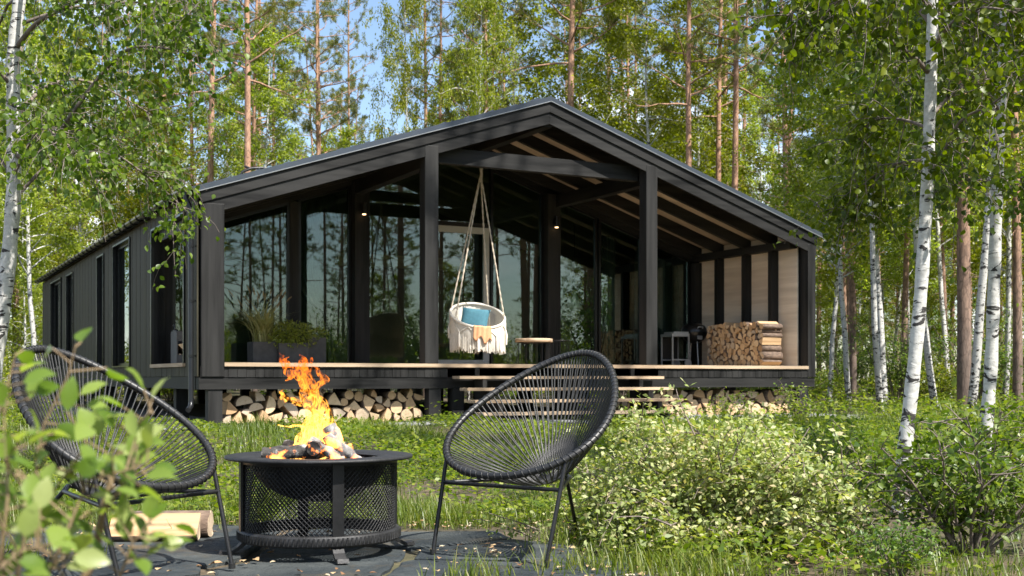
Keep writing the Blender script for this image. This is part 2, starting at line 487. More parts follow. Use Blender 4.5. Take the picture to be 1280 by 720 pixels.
# ---- rear wall of the house and right wall
m = MB(); m.prism([(0, .84), (W, .84), (W, ztop(W)-.12), (6.2, ztop(6.2)-.12), (0, ztop(0)-.12)], (LEN-.16, LEN)); m.build('rear_wall', M['clad'], hp)
m = MB(); m.box((W-.235, .21, .83), (W-.02, LEN, ztop(W)-.1)); wr = m.build('right_wall', M['dark_z'], hp)
m = MB(); m.box((W-.018, .0, .83), (W+.02, LEN, ztop(W)-.1)); m.build('cladding', M['clad'], wr)
m = MB(); m.box((W-.27, .21, FZ), (W-.24, 3.5, ztop(W-.27)-.13)); m.build('pale_panels', M['panel'], wr)
for v in (.78, 1.65, 2.59):
    m = MB(); m.box((W-.46, v, FZ), (W-.272, v+(.11 if v > .3 else .02), 3.44)); m.build('stud', M['dark_z'], wr)
m = MB(); m.box((W-.47, .21, 3.445), (W-.272, 3.5, 3.60)); m.build('plate', M['dark_y'], wr)
m = MB(); m.box((11.95, 3.40, FZ), (W-.273, 3.58, ztop(W-.2)-.43)); m.build('corner_post', M['dark_z'], wr)
# ---- glazed wall at the back of the porch (v = 3.6)
GV = 3.6
def gtop(u): return ztop(u)-.42
m = MB()        # header following the slope
m.prism([(.16, ztop(.16)-.125), (6.2, ztop(6.2)-.125), (W-.16, ztop(W-.16)-.125), (W-.16, gtop(W-.16)-.02), (6.2, gtop(6.2)-.02), (.16, gtop(.16)-.02)], (GV-.03, GV+.12))
gw = m.build('header', M['dark_x'], hp)
m = MB(); m.box((.16, GV-.04, FZ), (.34, GV+.1, gtop(.2)-.02)); m.build('end_panel', M['dark_z'], hp)
def glaz(u0, u1, mat='gutter', top=None, f=.055):
    fr = MB()
    t = (lambda u: gtop(u)-.02) if top is None else (lambda u: top)
    def slope(a, b, h0, h1, d):
        fr.prism([(a, h0(a)), (b, h0(b)), (b, h1(b)), (a, h1(a))], d)
    d = (GV, GV+.07)
    fr.box((u0, d[0], FZ), (u0+f, d[1], t(u0))); fr.box((u1-f, d[0], FZ), (u1, d[1], t(u1)))
    fr.box((u0+f, d[0], FZ), (u1-f, d[1], FZ+f))
    slope(u0+f, u1-f, lambda u: t(u)-f, t, d)
    w = fr.build('glazed_bay', M[mat], hp)
    g = MB(); g.prism([(u0+f, FZ+f), (u1-f, FZ+f), (u1-f, t(u1-f)-f), (u0+f, t(u0+f)-f)], (GV+.03, GV+.038))
    g.build('pane', M['glass'], w)
    return w
for a, b in ((.345, 2.55), (2.72, 3.79), (4.11, 5.35), (6.86, 8.11), (8.43, 9.46), (9.50, 10.62), (10.70, 11.94)): glaz(a, b)
m = MB(); m.box((2.552, GV-.02, FZ), (2.718, GV+.1, gtop(2.55)-.02)); m.build('mullion', M['dark_z'], hp)
m = MB(); m.box((10.622, GV-.02, FZ), (10.698, GV+.1, gtop(10.7)-.02)); m.build('mullion', M['dark_z'], hp)
dr = glaz(5.40, 6.82, 'greyframe', 3.92, .13); dr.name = 'terrace_door'
m = MB(); m.tube([(6.62, GV-.05, 1.95), (6.62, GV-.05, 2.2)], .014, 8); m.box((6.605, GV-.05, 2.0), (6.635, GV+.0, 2.03)); m.build('handle', M['metal'], dr)
fr = MB(); fr.prism([(5.355, 3.925), (6.855, 3.925), (6.855, 4.01), (5.355, 4.01)], (GV, GV+.07)); fr.build('transom', M['dark_x'], hp)
g = MB(); g.prism([(5.355, 4.012), (6.855, 4.012), (6.855, gtop(6.855)-.03), (6.2, gtop(6.2)-.03), (5.355, gtop(5.355)-.03)], (GV+.03, GV+.038)); g.build('fanlight', M['glass'], hp)
# wall lamps on the rear posts
for u in (3.95, 8.27):
    m = MB(); m.tube([(u, GV-.29, 4.00), (u, GV-.29, 4.22)], .045, 12); m.box((u-.03, GV-.25, 4.08), (u+.03, GV-.195, 4.16))
    l = m.build('wall_lamp', M['metal'], hp)
    m = MB(); m.tube([(u, GV-.29, 3.985), (u, GV-.29, 3.999)], .036, 12); m.build('bulb', M['lamp'], l)
# interior
m = MB(); m.box((.16, GV+.12, FZ-.05), (W-.1, LEN-.16, FZ-.005)); m.build('interior_floor', M['infloor'], hp)
m = MB(); m.prism([(.165, FZ), (W-.105, FZ), (W-.105, ztop(W-.1)-.125), (6.2, ztop(6.2)-.125), (.165, ztop(.165)-.125)], (9.3, 9.4)); m.build('partition', M['inwall'], hp)
m = MB(); m.box((.165, 7.6, FZ), (5.2, 7.68, 3.1)); m.build('kitchen_wall', M['inwall'], hp)
m = MB(); m.box((.4, 6.9, 3.35), (8.0, 7.1, 3.62)); m.build('interior_beam', M['pale_x'], hp)
# ---- deck
m = MB()
n = 25; dw = 3.55/n
for k in range(n): m.box((.16, -.02+k*dw, FZ-.035), (W-.28, -.02+(k+1)*dw-.005, FZ-.001))
dk = m.build('deck', M['pale_x'], hp)
m = MB(); m.box((.37, -.055, FZ-.062), (W-.20, -.023, FZ)); m.build('edge_board', M['pale_x'], dk)
m = MB(); u = .0
while u < W-.02:
    u1 = min(u+.145, W+.0)
    if not (4.13 < u < 8.5): m.box((u, -.02-.004*(int(u*100) % 2), .82), (u1-.006, .0, FZ-.065))
    u = u1
m.build('skirt', M['dark_z'], dk)
m = MB(); m.box((-.02, -.01, .63), (W, .2, .815)); m.build('front_beam', M['dark_x'], hp)
m = MB(); m.box((-.03, .2, .63), (.17, LEN, .825)); m.build('side_beam', M['dark_y'], hp)
m = MB(); m.box((W-.2, .2, .63), (W, LEN, .825)); m.build('side_beam', M['dark_y'], hp)
m = MB(); m.box((.17, .2, .72), (W-.2, LEN-.2, .825)); m.build('floor_slab', M['dark_y'], hp)
for u in (.24, 3.98, 4.42, 8.36, 12.1):
    for v in (.11, 2.4, 4.8, 7.2, 9.6, 12., 14.4, 16.8, 19.6):
        if u == 4.42 and v > .2: continue
        m = MB(); m.box((u-.11, v-.10, -.1), (u+.11, v+.10, .628)); m.build('foundation_post', M['dark_z'], hp)
# ---- steps
m = MB()
st = empty('porch_steps'); st.parent = hp
for u in (4.75, 6.35, 7.95):
    m = MB(); m.prism([(-.02, FZ-.07), (-.02, .02), (-1.25, .02), (-1.25, .19), (-.95, .19), (-.95, .39), (-.65, .39), (-.65, .59), (-.35, .59), (-.35, .79), (-.06, .79), (-.06, FZ-.07)], (u-.04, u+.04), 'x')
    m.build('stringer', M['dark_y'], st)
for k, z in enumerate((.84, .64, .44, .24)):
    m = MB(); v = -.30*(k+1)
    m.box((4.27, v-.06, z-.048), (8.45, v+.085, z)); m.box((4.27, v+.092, z-.048), (8.45, v+.235, z))
    m.build('tread', M['pale_x'], st)
# ---- gutters and downpipes
def halfpipe(m, u, s):
    prof = [(u+s*.07*math.cos(a), ztop(0)-.03+.07*math.sin(a)) for a in [PI+PI*i/8 for i in range(9)]]
    prof2 = [(u+s*.062*math.cos(a), ztop(0)-.026+.062*math.sin(a)) for a in [2*PI-PI*i/8 for i in range(9)]]
    m.prism(prof+prof2, (-.10, LEN+.1))
m = MB(); halfpipe(m, -.19, 1); gl_ = m.build('gutter', M['gutter'], hp)
for k in range(34):
    m = MB(); m.tube([(-.265, .25+k*.6, ztop(0)-.02), (-.25, .25+k*.6, ztop(0)-.09), (-.19, .25+k*.6, ztop(0)-.115), (-.12, .25+k*.6, ztop(0)-.09)], .012, 5)
    m.build('bracket', M['gutter'], gl_)
m = MB(); halfpipe(m, W+.21, 1); m.build('gutter', M['gutter'], hp)
m = MB(); m.tube([(-.19, .12, ztop(0)-.09), (-.19, .12, ztop(0)-.2), (-.13, .09, ztop(0)-.36), (-.12, .08, ztop(0)-.5), (-.12, .08, .46), (-.13, .05, .37), (-.19, -.03, .31)], .042, 12)
dp = m.build('downpipe', M['gutter'], hp)
m = MB()
for z in (1.15, 2.0, 2.85): m.tube([(-.12, .08, z-.02), (-.12, .08, z+.02)], .049, 12); m.box((-.12, .07, z-.01), (-.045, .09, z+.01))
m.build('pipe_clip', M['gutter'], dp)
m = MB(); m.tube([(W+.21, .3, ztop(0)-.09), (W+.21, .3, ztop(0)-.2), (W+.09, .34, ztop(0)-.4), (W+.08, .34, .5), (W+.09, .32, .38), (W+.14, .24, .30)], .042, 12)
m.build('downpipe', M['gutter'], hp)

# ================================================================== THINGS ON THE PORCH
# logs: round, half and quarter billets with bark, split faces and end grain
def log_mesh(kind, r, L, seed):
    q = random.Random(seed)
    if kind == 'round':
        n = 14; ol = [(r*(1+q.uniform(-.07, .07))*math.cos(2*PI*i/n), r*(1+q.uniform(-.07, .07))*math.sin(2*PI*i/n)) for i in range(n)]; bark = [1]*n
    elif kind == 'half':
        n = 9; ol = [(1.22*r*math.cos(PI*i/n), 1.22*r*math.sin(PI*i/n)-.45*r) for i in range(n+1)]; bark = [1]*n+[2]
    elif kind == 'quarter':
        n = 6; k = 1.75; ol = [(k*r*math.cos(PI/2*i/n)*(1+q.uniform(-.04,.04))-.72*r, k*r*math.sin(PI/2*i/n)-.72*r) for i in range(n+1)]+[(-.72*r, -.72*r)]; bark = [1]*n+[2, 2]
    else:   # wedge
        n = 4; k = 2.0; a0 = PI/2-.48; ol = [(k*r*math.cos(a0+.96*i/n), k*r*math.sin(a0+.96*i/n)-1.2*r) for i in range(n+1)]+[(0, -1.2*r)]; bark = [1]*n+[2, 2]
    m = MB(); n = len(ol)
    x0, x1 = -L/2, L/2
    vs = []
    for x in (x0, x1):
        vs += [(x+q.uniform(-.006, .006), y, z) for y, z in ol]
    ce = [(x0-.002, 0, 0), (x1+.002, 0, 0)]
    m.add(vs, [list(range(n))[::-1]], 0); m.f, m.m, m.sm = [], [], []
    m.v = [tuple(p) for p in vs]
    m.f.append(list(range(n))[::-1]); m.m.append(0); m.sm.append(False)
    m.f.append([n+i for i in range(n)]); m.m.append(0); m.sm.append(False)
    for i in range(n):
        m.f.append([i, (i+1) % n, n+(i+1) % n, n+i]); m.m.append(bark[i]); m.sm.append(bark[i] == 1)
    o = m.build('firewood_log', [M['logend'], M['logbark'], M['logsplit']])
    COL.objects.unlink(o)
    return o
KINDS = ['round', 'half', 'quarter', 'wedge', 'quarter', 'half', 'round']
def log_set(L, rmean, seed): return [log_mesh(KINDS[i % 7], rmean, L, seed+i) for i in range(14)]
def pack(width, height, r0, r1, q):
    """drop discs of different size into a box; returns (x, z, r)"""
    out = []; fails = 0
    while fails < 30:
        r = q.uniform(r0, r1); best = None
        for k in range(90):
            x = r+(width-2*r)*k/89
            z = r
            for (a, b, c) in out:
                dx = abs(a-x)
                if dx < r+c: z = max(z, b+math.sqrt((r+c)**2-dx*dx))
            if best is None or z < best[1]: best = (x, z)
        if best[1]+r > height: fails += 1; continue
        out.append((best[0], best[1], r))
    return out
nlogs = 0
def put_log(protos, rmean, loc, r, rot, label, group, q):
    global nlogs
    o = protos[q.randrange(len(protos))].copy()
    COL.objects.link(o)
    o.location = loc
    o.rotation_euler = rot
    s = r/rmean
    o.scale = (1, s*1.04, s*1.04)
    tag(o, label, 'log', group); nlogs += 1
    return o
q = random.Random(3)
# rows under the deck: log ends face the front
LG = log_set(.42, .09, 100)
def under_row(u0, u1, h, label, group, r0=.055, r1=.125, v=.42):
    for (x, z, r) in pack(u1-u0, h, r0, r1, q):
        p = hw(u0+x, v+q.uniform(-.03, .03), .075+z)
        M3 = Matrix.Rotation(HA+PI/2+q.uniform(-.05, .05), 4, 'Z') @ Matrix.Rotation(q.uniform(0, 2*PI), 4, 'X')
        put_log(LG, .09, p, r, M3.to_euler(), label, group, q)
under_row(.42, 3.82, .53, 'cut firewood log in the row under the deck left of the steps', 'firewood row under the left half of the deck')
under_row(8.55, 11.98, .53, 'cut firewood log in the row under the deck right of the steps', 'firewood row under the right half of the deck')
under_row(6.75, 8.2, .36, 'firewood log lying in the shade behind the porch steps', 'firewood behind the porch steps')
# stack against the right wall: log ends face the porch
LS = log_set(.50, .06, 200)
for (x, z, r) in pack(1.86, .93, .045, .074, q):
    p = hw(11.68+q.uniform(-.025, .025), .42+x, FZ+.004+z)
    M3 = Matrix.Rotation(HA+q.uniform(-.03, .03), 4, 'Z') @ Matrix.Rotation(q.uniform(0, 2*PI), 4, 'X')
    put_log(LS, .06, p, r, M3.to_euler(), 'firewood log in the tall stack on the deck against the pale panelled wall', 'firewood stack on the deck', q)
# log basket seen through the side opening
bk = empty('log_basket', hw(.40, 2.72, FZ), HA, 'grey woven log holder with firewood inside the side opening of the porch', 'basket')
m = MB()
for s in (-1, 1):
    m.prism([(-.24, .02), (.24, .02), (.24, .56), (.10, .60), (-.10, .60), (-.24, .56)], (s*.21-.012, s*.21+.012), 'x')
m.box((-.2, -.24, .02), (.2, .24, .05)); m.box((-.2, .215, .05), (.2, .24, .58))
m.box((-.2, -.24, .40), (.2, -.222, .58)); m.box((-.2, -.24, .05), (.2, -.222, .16))
m.build('holder', M['pot'], bk)
m = MB()
for s in (-1, 1): m.tube([(s*.22, -.1, .58), (s*.22, -.06, .68), (s*.22, .06, .68), (s*.22, .1, .58)], .012, 6)
m.build('handles', M['metal'], bk)
for (x, z) in ((-.12, .11), (.0, .12), (.12, .11), (-.06, .23), (.07, .24), (.0, .35), (-.13, .31), (.13, .33)):
    put_log(LG, .09, hw(.40+x, 2.70, FZ+z+.01), .058, (Matrix.Rotation(HA+PI/2, 4, 'Z') @ Matrix.Rotation(q.uniform(0, 6), 4, 'X')).to_euler(), 'short firewood log in the grey log holder on the porch', 'firewood in the log holder', q)

# hanging chair ------------------------------------------------------
hc0 = hw(5.36, 1.18, 0)
hang = empty('hanging_chair', (hc0.x, hc0.y, 1.2), -.12, 'cream macrame hanging chair with long fringe swinging in the porch', 'swing chair')
# local: x right, y away from viewer, z up; opening faces the viewer
rb = .50
def rimp(a, k=1.0):   # tilted rim
    x = rb*math.cos(a)*k; y = rb*math.sin(a)*k
    return Vector((x, y, .76+.23*y/rb*1.0-.10*x/rb))
m = MB(); m.tube([rimp(2*PI*i/40) for i in range(40)], .026, 8, closed=True); m.build('hoop', M['macrame'], hang)
m = MB()
N_ = 72
low = []
for i in range(N_):
    a = 2*PI*i/N_
    low.append(Vector((.435*math.cos(a), .435*math.sin(a), .16)))
vs = []; fs = []
for j in range(6):
    t = j/5
    for i in range(N_):
        a = 2*PI*i/N_
        p = rimp(a, 1-.0*t).lerp(low[i], t); bul = math.sin(t*PI)*.04
        p += Vector((math.cos(a), math.sin(a), 0))*(bul+.005*(-1)**i)
        vs.append(p)
for j in range(5):
    for i in range(N_):
        fs.append((j*N_+i, j*N_+(i+1) % N_, (j+1)*N_+(i+1) % N_, (j+1)*N_+i))
m.add(vs, fs, 0, True)
m.add([(.36*math.cos(2*PI*i/N_), .36*math.sin(2*PI*i/N_), .20) for i in range(N_)], [list(range(N_))], 0)
m.build('basket', M['macrame'], hang, fix=False)
m = MB()
for i in range(150):                       # cord fringe hanging round the basket
    a = 2*PI*(i+random.random()*.6)/150
    tas = (i//6) % 4 == 0
    z1 = .52+.0*a; r = .49+random.uniform(0, .014)
    zz = .76+.23*math.sin(a)-.10*math.cos(a)
    top = min(zz-.06, .56) if not tas else zz-.1
    bot = .10-.02*math.cos(a)*1.0+random.uniform(-.05, .035)+(.02 if tas else 0)
    p0 = Vector((r*math.cos(a), r*math.sin(a), top)); p1 = Vector((r*1.01*math.cos(a), r*1.01*math.sin(a), (top+bot)/2)); p2 = Vector(((r+.005)*math.cos(a), (r+.005)*math.sin(a), bot))
    m.tube([p0, p1, p2], [.006, .011, .008], 5)
m.build('fringe', M['macrame'], hang)
m = MB()
for k in range(9):                          # knotted V cords over the fringe
    a = 2*PI*k/9; da = PI/9
    for s in (-1, 1):
        p = [rimp(a+s*da*(1-t))*1.0 for t in (0, .5, 1)]
        m.tube([Vector((p[j].x*1.04, p[j].y*1.04, p[j].z-.02-.16*j/2)) for j in range(3)], .008, 5)
    c = rimp(a)
    m.tube([(c.x*1.05, c.y*1.05, c.z-.17), (c.x*1.07, c.y*1.07, c.z-.27), (c.x*1.06, c.y*1.06, c.z-.44)], [.012, .026, .020], 7)
m.build('tassels', M['macrame'], hang)
apex = Vector((.06, 0, 3.37))
for a in (.02, .98*PI, 1.25*PI, .42*PI):
    b = rimp(a)
    pts = [b.lerp(apex, t) for t in np.linspace(0, 1, 60)]
    m = MB()
    for ph in (0, PI):
        d = (apex-b).normalized(); e = d.orthogonal().normalized(); f = d.cross(e)
        m.tube([p+(e*math.cos(ph+i*1.1)+f*math.sin(ph+i*1.1))*.007 for i, p in enumerate(pts)], .0095, 5)
    m.build('rope', M['rope'], hang)
m = MB()
m.tube([apex+Vector((0, 0, -.15)), apex+Vector((.015, 0, 0)), apex+Vector((.0, 0, .10)), apex+Vector((0, 0, .145))], .026, 8)
m.tube([apex+Vector((.015+.028*math.cos(t), 0, .13+.05*math.sin(t))) for t in np.linspace(0, 2*PI, 14)][:-1], .007, 6, closed=True)
m.build('rope_knot', M['rope'], hang)

def cushion_mesh(w, h, d, n=14):
    vs = []; fs = []
    for s in (1, -1):
        for i in range(n+1):
            for j in range(n+1):
                x = -1+2*i/n; y = -1+2*j/n
                k = (max(0, (1-x**4))*max(0, (1-y**4)))**.5
                c = 1-.08*(1-abs(x)**2)*abs(y)**6; c2 = 1-.08*(1-abs(y)**2)*abs(x)**6
                vs.append((x*w/2*c2, s*d/2*k, y*h/2*c))
    N1 = (n+1)**2
    for s in range(2):
        for i in range(n):
            for j in range(n):
                a = s*N1+i*(n+1)+j
                fs.append((a, a+n+1, a+n+2, a+1) if s else (a, a+1, a+n+2, a+n+1))
    return vs, fs
m = MB(); vs, fs = cushion_mesh(.54, .48, .19); m.add(vs, fs, 0, True)
cu = m.build('cushion', M['teal'])
tag(cu, 'teal blue square cushion inside the hanging chair', 'cushion')
cu.matrix_world = Matrix.Translation(hang.location+Vector((-.06, .12, .68))) @ Matrix.Rotation(-.12, 4, 'Z') @ Matrix.Rotation(-.35, 4, 'X') @ Matrix.Rotation(.12, 4, 'Y')
# throw draped over the rim
m = MB(); vs = []; fs = []; nu, nv = 14, 12
for i in range(nu+1):
    a = -PI/2+.02+ .62*i/nu
    c = rimp(a)
    for j in range(nv+1):
        t = j/nv
        wob = .012*math.sin(i*1.7+t*2)+.008*math.sin(i*3.1)
        if t < .3: rr, dz = .90+t*.33, -.10+t*.45
        else: rr, dz = 1.07+wob*2+.02*t, .045-(t-.3)*(.36+.07*math.sin(i*.9)+(.06 if i > 7 else 0))
        vs.append((c.x*rr, c.y*rr, c.z+dz))
for i in range(nu):
    for j in range(nv):
        k = i*(nv+1)+j; fs.append((k, k+1, k+nv+2, k+nv+1))
m.add(vs, fs, 0, True); th = m.build('throw_blanket', M['peach'], None, fix=False)
so = th.modifiers.new('thick', 'SOLIDIFY'); so.thickness = .012
th.matrix_world = Matrix.Translation(hang.location) @ Matrix.Rotation(-.12, 4, 'Z')
tag(th, 'peach coloured throw draped over the rim of the hanging chair', 'blanket')

# wire side tables ----------------------------------------------------
def wire_table(loc, rt, h, top_mat, label):
    e = empty('side_table', loc, HA, label, 'table')
    if top_mat:
        m = MB(); m.lathe([(0, h), (rt, h), (rt+.006, h-.01), (rt+.006, h-.06), (rt, h-.066), (0, h-.066)], 32); m.build('table_top', M[top_mat], e)
    m = MB(); r = rt*.93
    for z, k in ((.012, 1.0), (h-.075 if top_mat else h, 1.0)):
        m.tube([(r*k*math.cos(2*PI*i/32), r*k*math.sin(2*PI*i/32), z) for i in range(32)], .007, 6, closed=True)
    for i in range(20):
        a = 2*PI*i/20
        m.tube([(r*math.cos(a), r*math.sin(a), .012), (r*math.cos(a), r*math.sin(a), h-.075 if top_mat else h)], .0045, 5)
    m.build('wire_cage', M['metal'], e)
wire_table(hw(6.86, 1.75, FZ), .36, .52, 'pale_x', 'round side table with thick wooden top on a wire cage')
wire_table(hw(7.55, 2.0, FZ), .24, .50, None, 'small open black wire table right of the wooden topped table')

# barbecue ------------------------------------------------------------
g0 = hw(11.15, 2.85, FZ)
gr = empty('charcoal_grill', g0, HA-.15, 'black kettle grill with a pale side cart beside the firewood stack', 'grill')
m = MB(); m.lathe([(0, .52), (.12, .53), (.22, .60), (.275, .70), (.285, .76)], 28, c=(.32, 0, 0)); m.build('kettle_bowl', M['gutter'], gr)
m = MB(); m.lathe([(.29, .765), (.285, .82), (.24, .90), (.14, .95), (0, .965)], 28, c=(.32, 0, 0)); ld = m.build('lid', M['gutter'], gr)
m = MB(); m.tube([(.26, -.27, .84), (.26, -.31, .87), (.38, -.31, .87), (.38, -.27, .84)], .012, 6); m.build('lid_handle', M['steelpale'], ld)
m = MB(); m.box((.26, -.275, .60), (.38, -.262, .68)); m.build('ash_tag', M['steelpale'], gr)
m = MB(); m.box((-.36, -.28, .66), (.06, .28, .72)); m.box((-.30, -.24, .722), (.06, .22, .765)); m.build('side_shelf', M['steelpale'], gr)
m = MB()
for x in (-.34, .05):
    for y in (-.26, .26): m.box((x-.015, y-.015, .10 if x > 0 else .0), (x+.015, y+.015, .66))
m.box((-.34, -.27, .14), (.05, -.25, .17)); m.box((-.34, .25, .14), (.05, .27, .17))
for y in np.linspace(-.2, .2, 7): m.tube([(-.34, y, .16), (.05, y, .16)], .005, 5)
for y in (-.2, .2): m.tube([(.32, y, .0), (.32, y*.7, .58)], .014, 6)
m.build('cart_frame', M['steelpale'], gr)
for y in (-.27, .27):
    m = MB(); m.tube([(.03, y-.02, .08), (.03, y+.02, .08)], .08, 18); m.build('wheel', M['steelpale'], gr)
m = MB(); m.box((-.33, .24, .18), (.04, .25, .65)); m.build('cart_panel', M['gutter'], gr)

# planters --------------------------------------------------------------
def pot(name, loc, w, d, h, rz, label):
    e = empty(name, loc, rz, label, 'planter')
    m = MB(); t = .02
    pr = [(-w/2*.9, 0), (w/2*.9, 0), (w/2, h), (-w/2, h)]
    m.box((-w/2, -d/2, 0), (w/2, -d/2+t, h)); m.box((-w/2, d/2-t, 0), (w/2, d/2, h)); m.box((-w/2, -d/2+t, 0), (-w/2+t, d/2-t, h)); m.box((w/2-t, -d/2+t, 0), (w/2, d/2-t, h))
    m.box((-w/2+t, -d/2+t, .0), (w/2-t, d/2-t, h-.04))
    m.build('pot', M['pot'], e)
    return e
pA = pot('planter', hw(1.86, 3.05, FZ), .46, .40, .42, HA, 'dark square planter with tall feathery ornamental grass before the glass')
n = 260
P = np.stack([rng.normal(0, .07, n), rng.normal(0, .07, n), np.full(n, .38)], 1)
az = rng.random(n)*2*PI; tl = rng.uniform(.1, .55, n)
A = np.stack([np.cos(az)*np.sin(tl), np.sin(az)*np.sin(tl), np.cos(tl)], 1)
N = np.stack([np.cos(az), np.sin(az), -np.full(n, .9)], 1)
def arc_blades(P, az, L, W, bend, seg=6):
    n = len(P); vs = []; 
    ang = rng.uniform(.05, .35, n); p = P.copy(); h = np.stack([np.cos(az), np.sin(az), 0*az], 1); side = np.stack([-np.sin(az), np.cos(az), 0*az], 1)
    for k in range(seg+1):
        w = W*(1-(k/seg)**2*.92)
        vs.append(p-side*w[:, None]/2); vs.append(p+side*w[:, None]/2)
        p = p+(h*np.sin(ang)[:, None]+np.array([0, 0, 1])*np.cos(ang)[:, None])*(L/seg)[:, None]
        ang = ang+bend/seg
    v = np.stack(vs, 1).reshape(-1, 3); b = np.arange(n)[:, None]*(2*(seg+1))
    f = np.concatenate([b+np.array([[2*k, 2*k+1, 2*k+3, 2*k+2]]) for k in range(seg)], 1).reshape(-1, 4)
    return v, f, np.repeat(rng.random(n), seg), p
v, f, r, tip = arc_blades(P, az, rng.uniform(.6, 1.05, n), np.full(n, .019), rng.uniform(.8, 2.2, n))
mesh_obj('grass_tuft', np_mesh('grass_tuft', v, f, M['ornament'], r), pA)
n2 = 22
az2 = rng.random(n2)*2*PI
P2 = np.stack([rng.normal(0, .05, n2), rng.normal(0, .05, n2), np.full(n2, .38)], 1)
v, f, r, tip = arc_blades(P2, az2, rng.uniform(.75, 1.0, n2), np.full(n2, .006), rng.uniform(.2, .7, n2))
pl = MB()
vv = v.reshape(n2, 14, 3)
for i in range(n2):
    a = Vector(vv[i, 12]); d = (Vector(vv[i, 12])-Vector(vv[i, 8])).normalized()
    pl = MB(); pl.tube([a-d*.02, a+d*.05, a+d*.11+Vector((0, 0, -.01)), a+d*.17+Vector((0, 0, -.03))], [.006, .013, .011, .003], 6); pl.build('plume', M['plume'], pA)

mesh_obj('stalk', np_mesh('stalk', v, f, M['ornament'], r), pA)
pB = pot('planter', hw(2.36, 2.95, FZ), .56, .42, .40, HA, 'dark square planter with spreading leafy green plant before the glass')
n = 1500
c = rng.normal(0, 1, (n, 3)); c /= np.linalg.norm(c, axis=1, keepdims=True)
rad = rng.random(n)**.4
P = c*rad[:, None]*np.array([.48, .36, .26])+np.array([.0, -.02, .55]); P[:, 2] -= .35*np.maximum(0, np.abs(P[:, 0])-.25)
A = nrm(c+rng.normal(0, .5, (n, 3))+np.array([0, 0, -.2])); N = nrm(rng.normal(0, .5, (n, 3))+np.array([0, -.4, 1]))
v, f, r = leaf_arrays(P, A, N, rng.uniform(.045, .08, n), rng.uniform(.02, .035, n), 'quad')
mesh_obj('foliage', np_mesh('foliage', v, f, M['lf_pot'], r), pB)
pC = pot('planter', hw(2.86, 3.10, FZ), .36, .36, .52, HA, 'tallest dark planter right of the leafy plant, with small green plant')
n = 300
c = rng.normal(0, 1, (n, 3)); c /= np.linalg.norm(c, axis=1, keepdims=True)
P = c*(rng.random(n)**.4)[:, None]*np.array([.22, .2, .12])+np.array([.05, -.05, .58])
v, f, r = leaf_arrays(P, nrm(c+rng.normal(0, .5, (n, 3))), nrm(rng.normal(0, .5, (n, 3))+np.array([0, -.4, 1])), rng.uniform(.04, .07, n), rng.uniform(.02, .03, n), 'quad')
mesh_obj('foliage', np_mesh('foliage', v, f, M['lf_pot'], r), pC)

# curtains and lamp behind the glass ------------------------------------
def curtain(u0, u1, v, z0, ztopf, mat, label, wave=.055, tie=None):
    m = MB(); vs = []; fs = []; n = max(12, int((u1-u0)*44)); nz = 12
    for i in range(n+1):
        for j in range(nz+1):
            s = i/n; t = j/nz
            u = u0+(u1-u0)*s; z = z0+(ztopf(u)-z0)*t
            if tie:
                k = 1-.72*math.exp(-((z-tie[1])/.55)**2)-(.25 if z < tie[1] else 0)*(1-math.exp(-((z-tie[1])/.4)**2))
                u = tie[0]+(u-tie[0])*max(.2, k)
            vs.append((u, v+wave*math.sin(i*.85+.3*math.sin(t*3)), z))
    for i in range(n):
        for j in range(nz):
            k = i*(nz+1)+j; fs.append((k, k+1, k+nz+2, k+nz+1))
    m.add(vs, fs, 0, True)
    o = m.build('curtain', M[mat], None, fix=False)
    o.location = P0; o.rotation_euler = (0, 0, HA)
    return tag(o, label, 'curtain')
curtain(1.75, 2.75, 4.0, FZ, lambda u: gtop(u)-.12, 'sheer', 'grey curtain tied back left of the mullion behind the left glass', .05, (1.95, 1.9))
curtain(2.65, 3.7, 4.05, FZ, lambda u: gtop(u)-.12, 'sheer', 'grey curtain tied back behind the narrow pane beside the left lamp post', .05, (3.5, 1.9))
curtain(10.7, 11.95, 4.0, FZ, lambda u: gtop(u)-.15, 'sheer', 'closed grey curtain behind the glass bay nearest the right wall')
curtain(9.9, 10.25, 4.1, FZ, lambda u: gtop(u)-.15, 'sheer', 'narrow grey curtain beside the white pendant lamp')
o = curtain(6.0, 6.9, .0, 1.08, lambda u: 3.5, 'tealcurtain', 'teal curtain inside the tall window of the side wall', .03)
o.matrix_world = Matrix.Translation(P0) @ Matrix.Rotation(HA, 4, 'Z') @ Matrix.Rotation(PI/2, 4, 'Z') @ Matrix.Translation(Vector((0, -.24, 0)))
e = empty('pendant_lamp', hw(9.95, 5.4, 0), HA, 'white cone pendant lamp hanging indoors behind the right glass', 'lamp')
m = MB(); m.lathe([(.02, 2.85), (.20, 2.42), (.195, 2.42), (.012, 2.85)], 24); m.build('lamp_shade', M['white'], e)
m = MB(); m.tube([(0, 0, 2.85), (0, 0, 4.4)], .006, 6); m.build('cord', M['metal'], e)
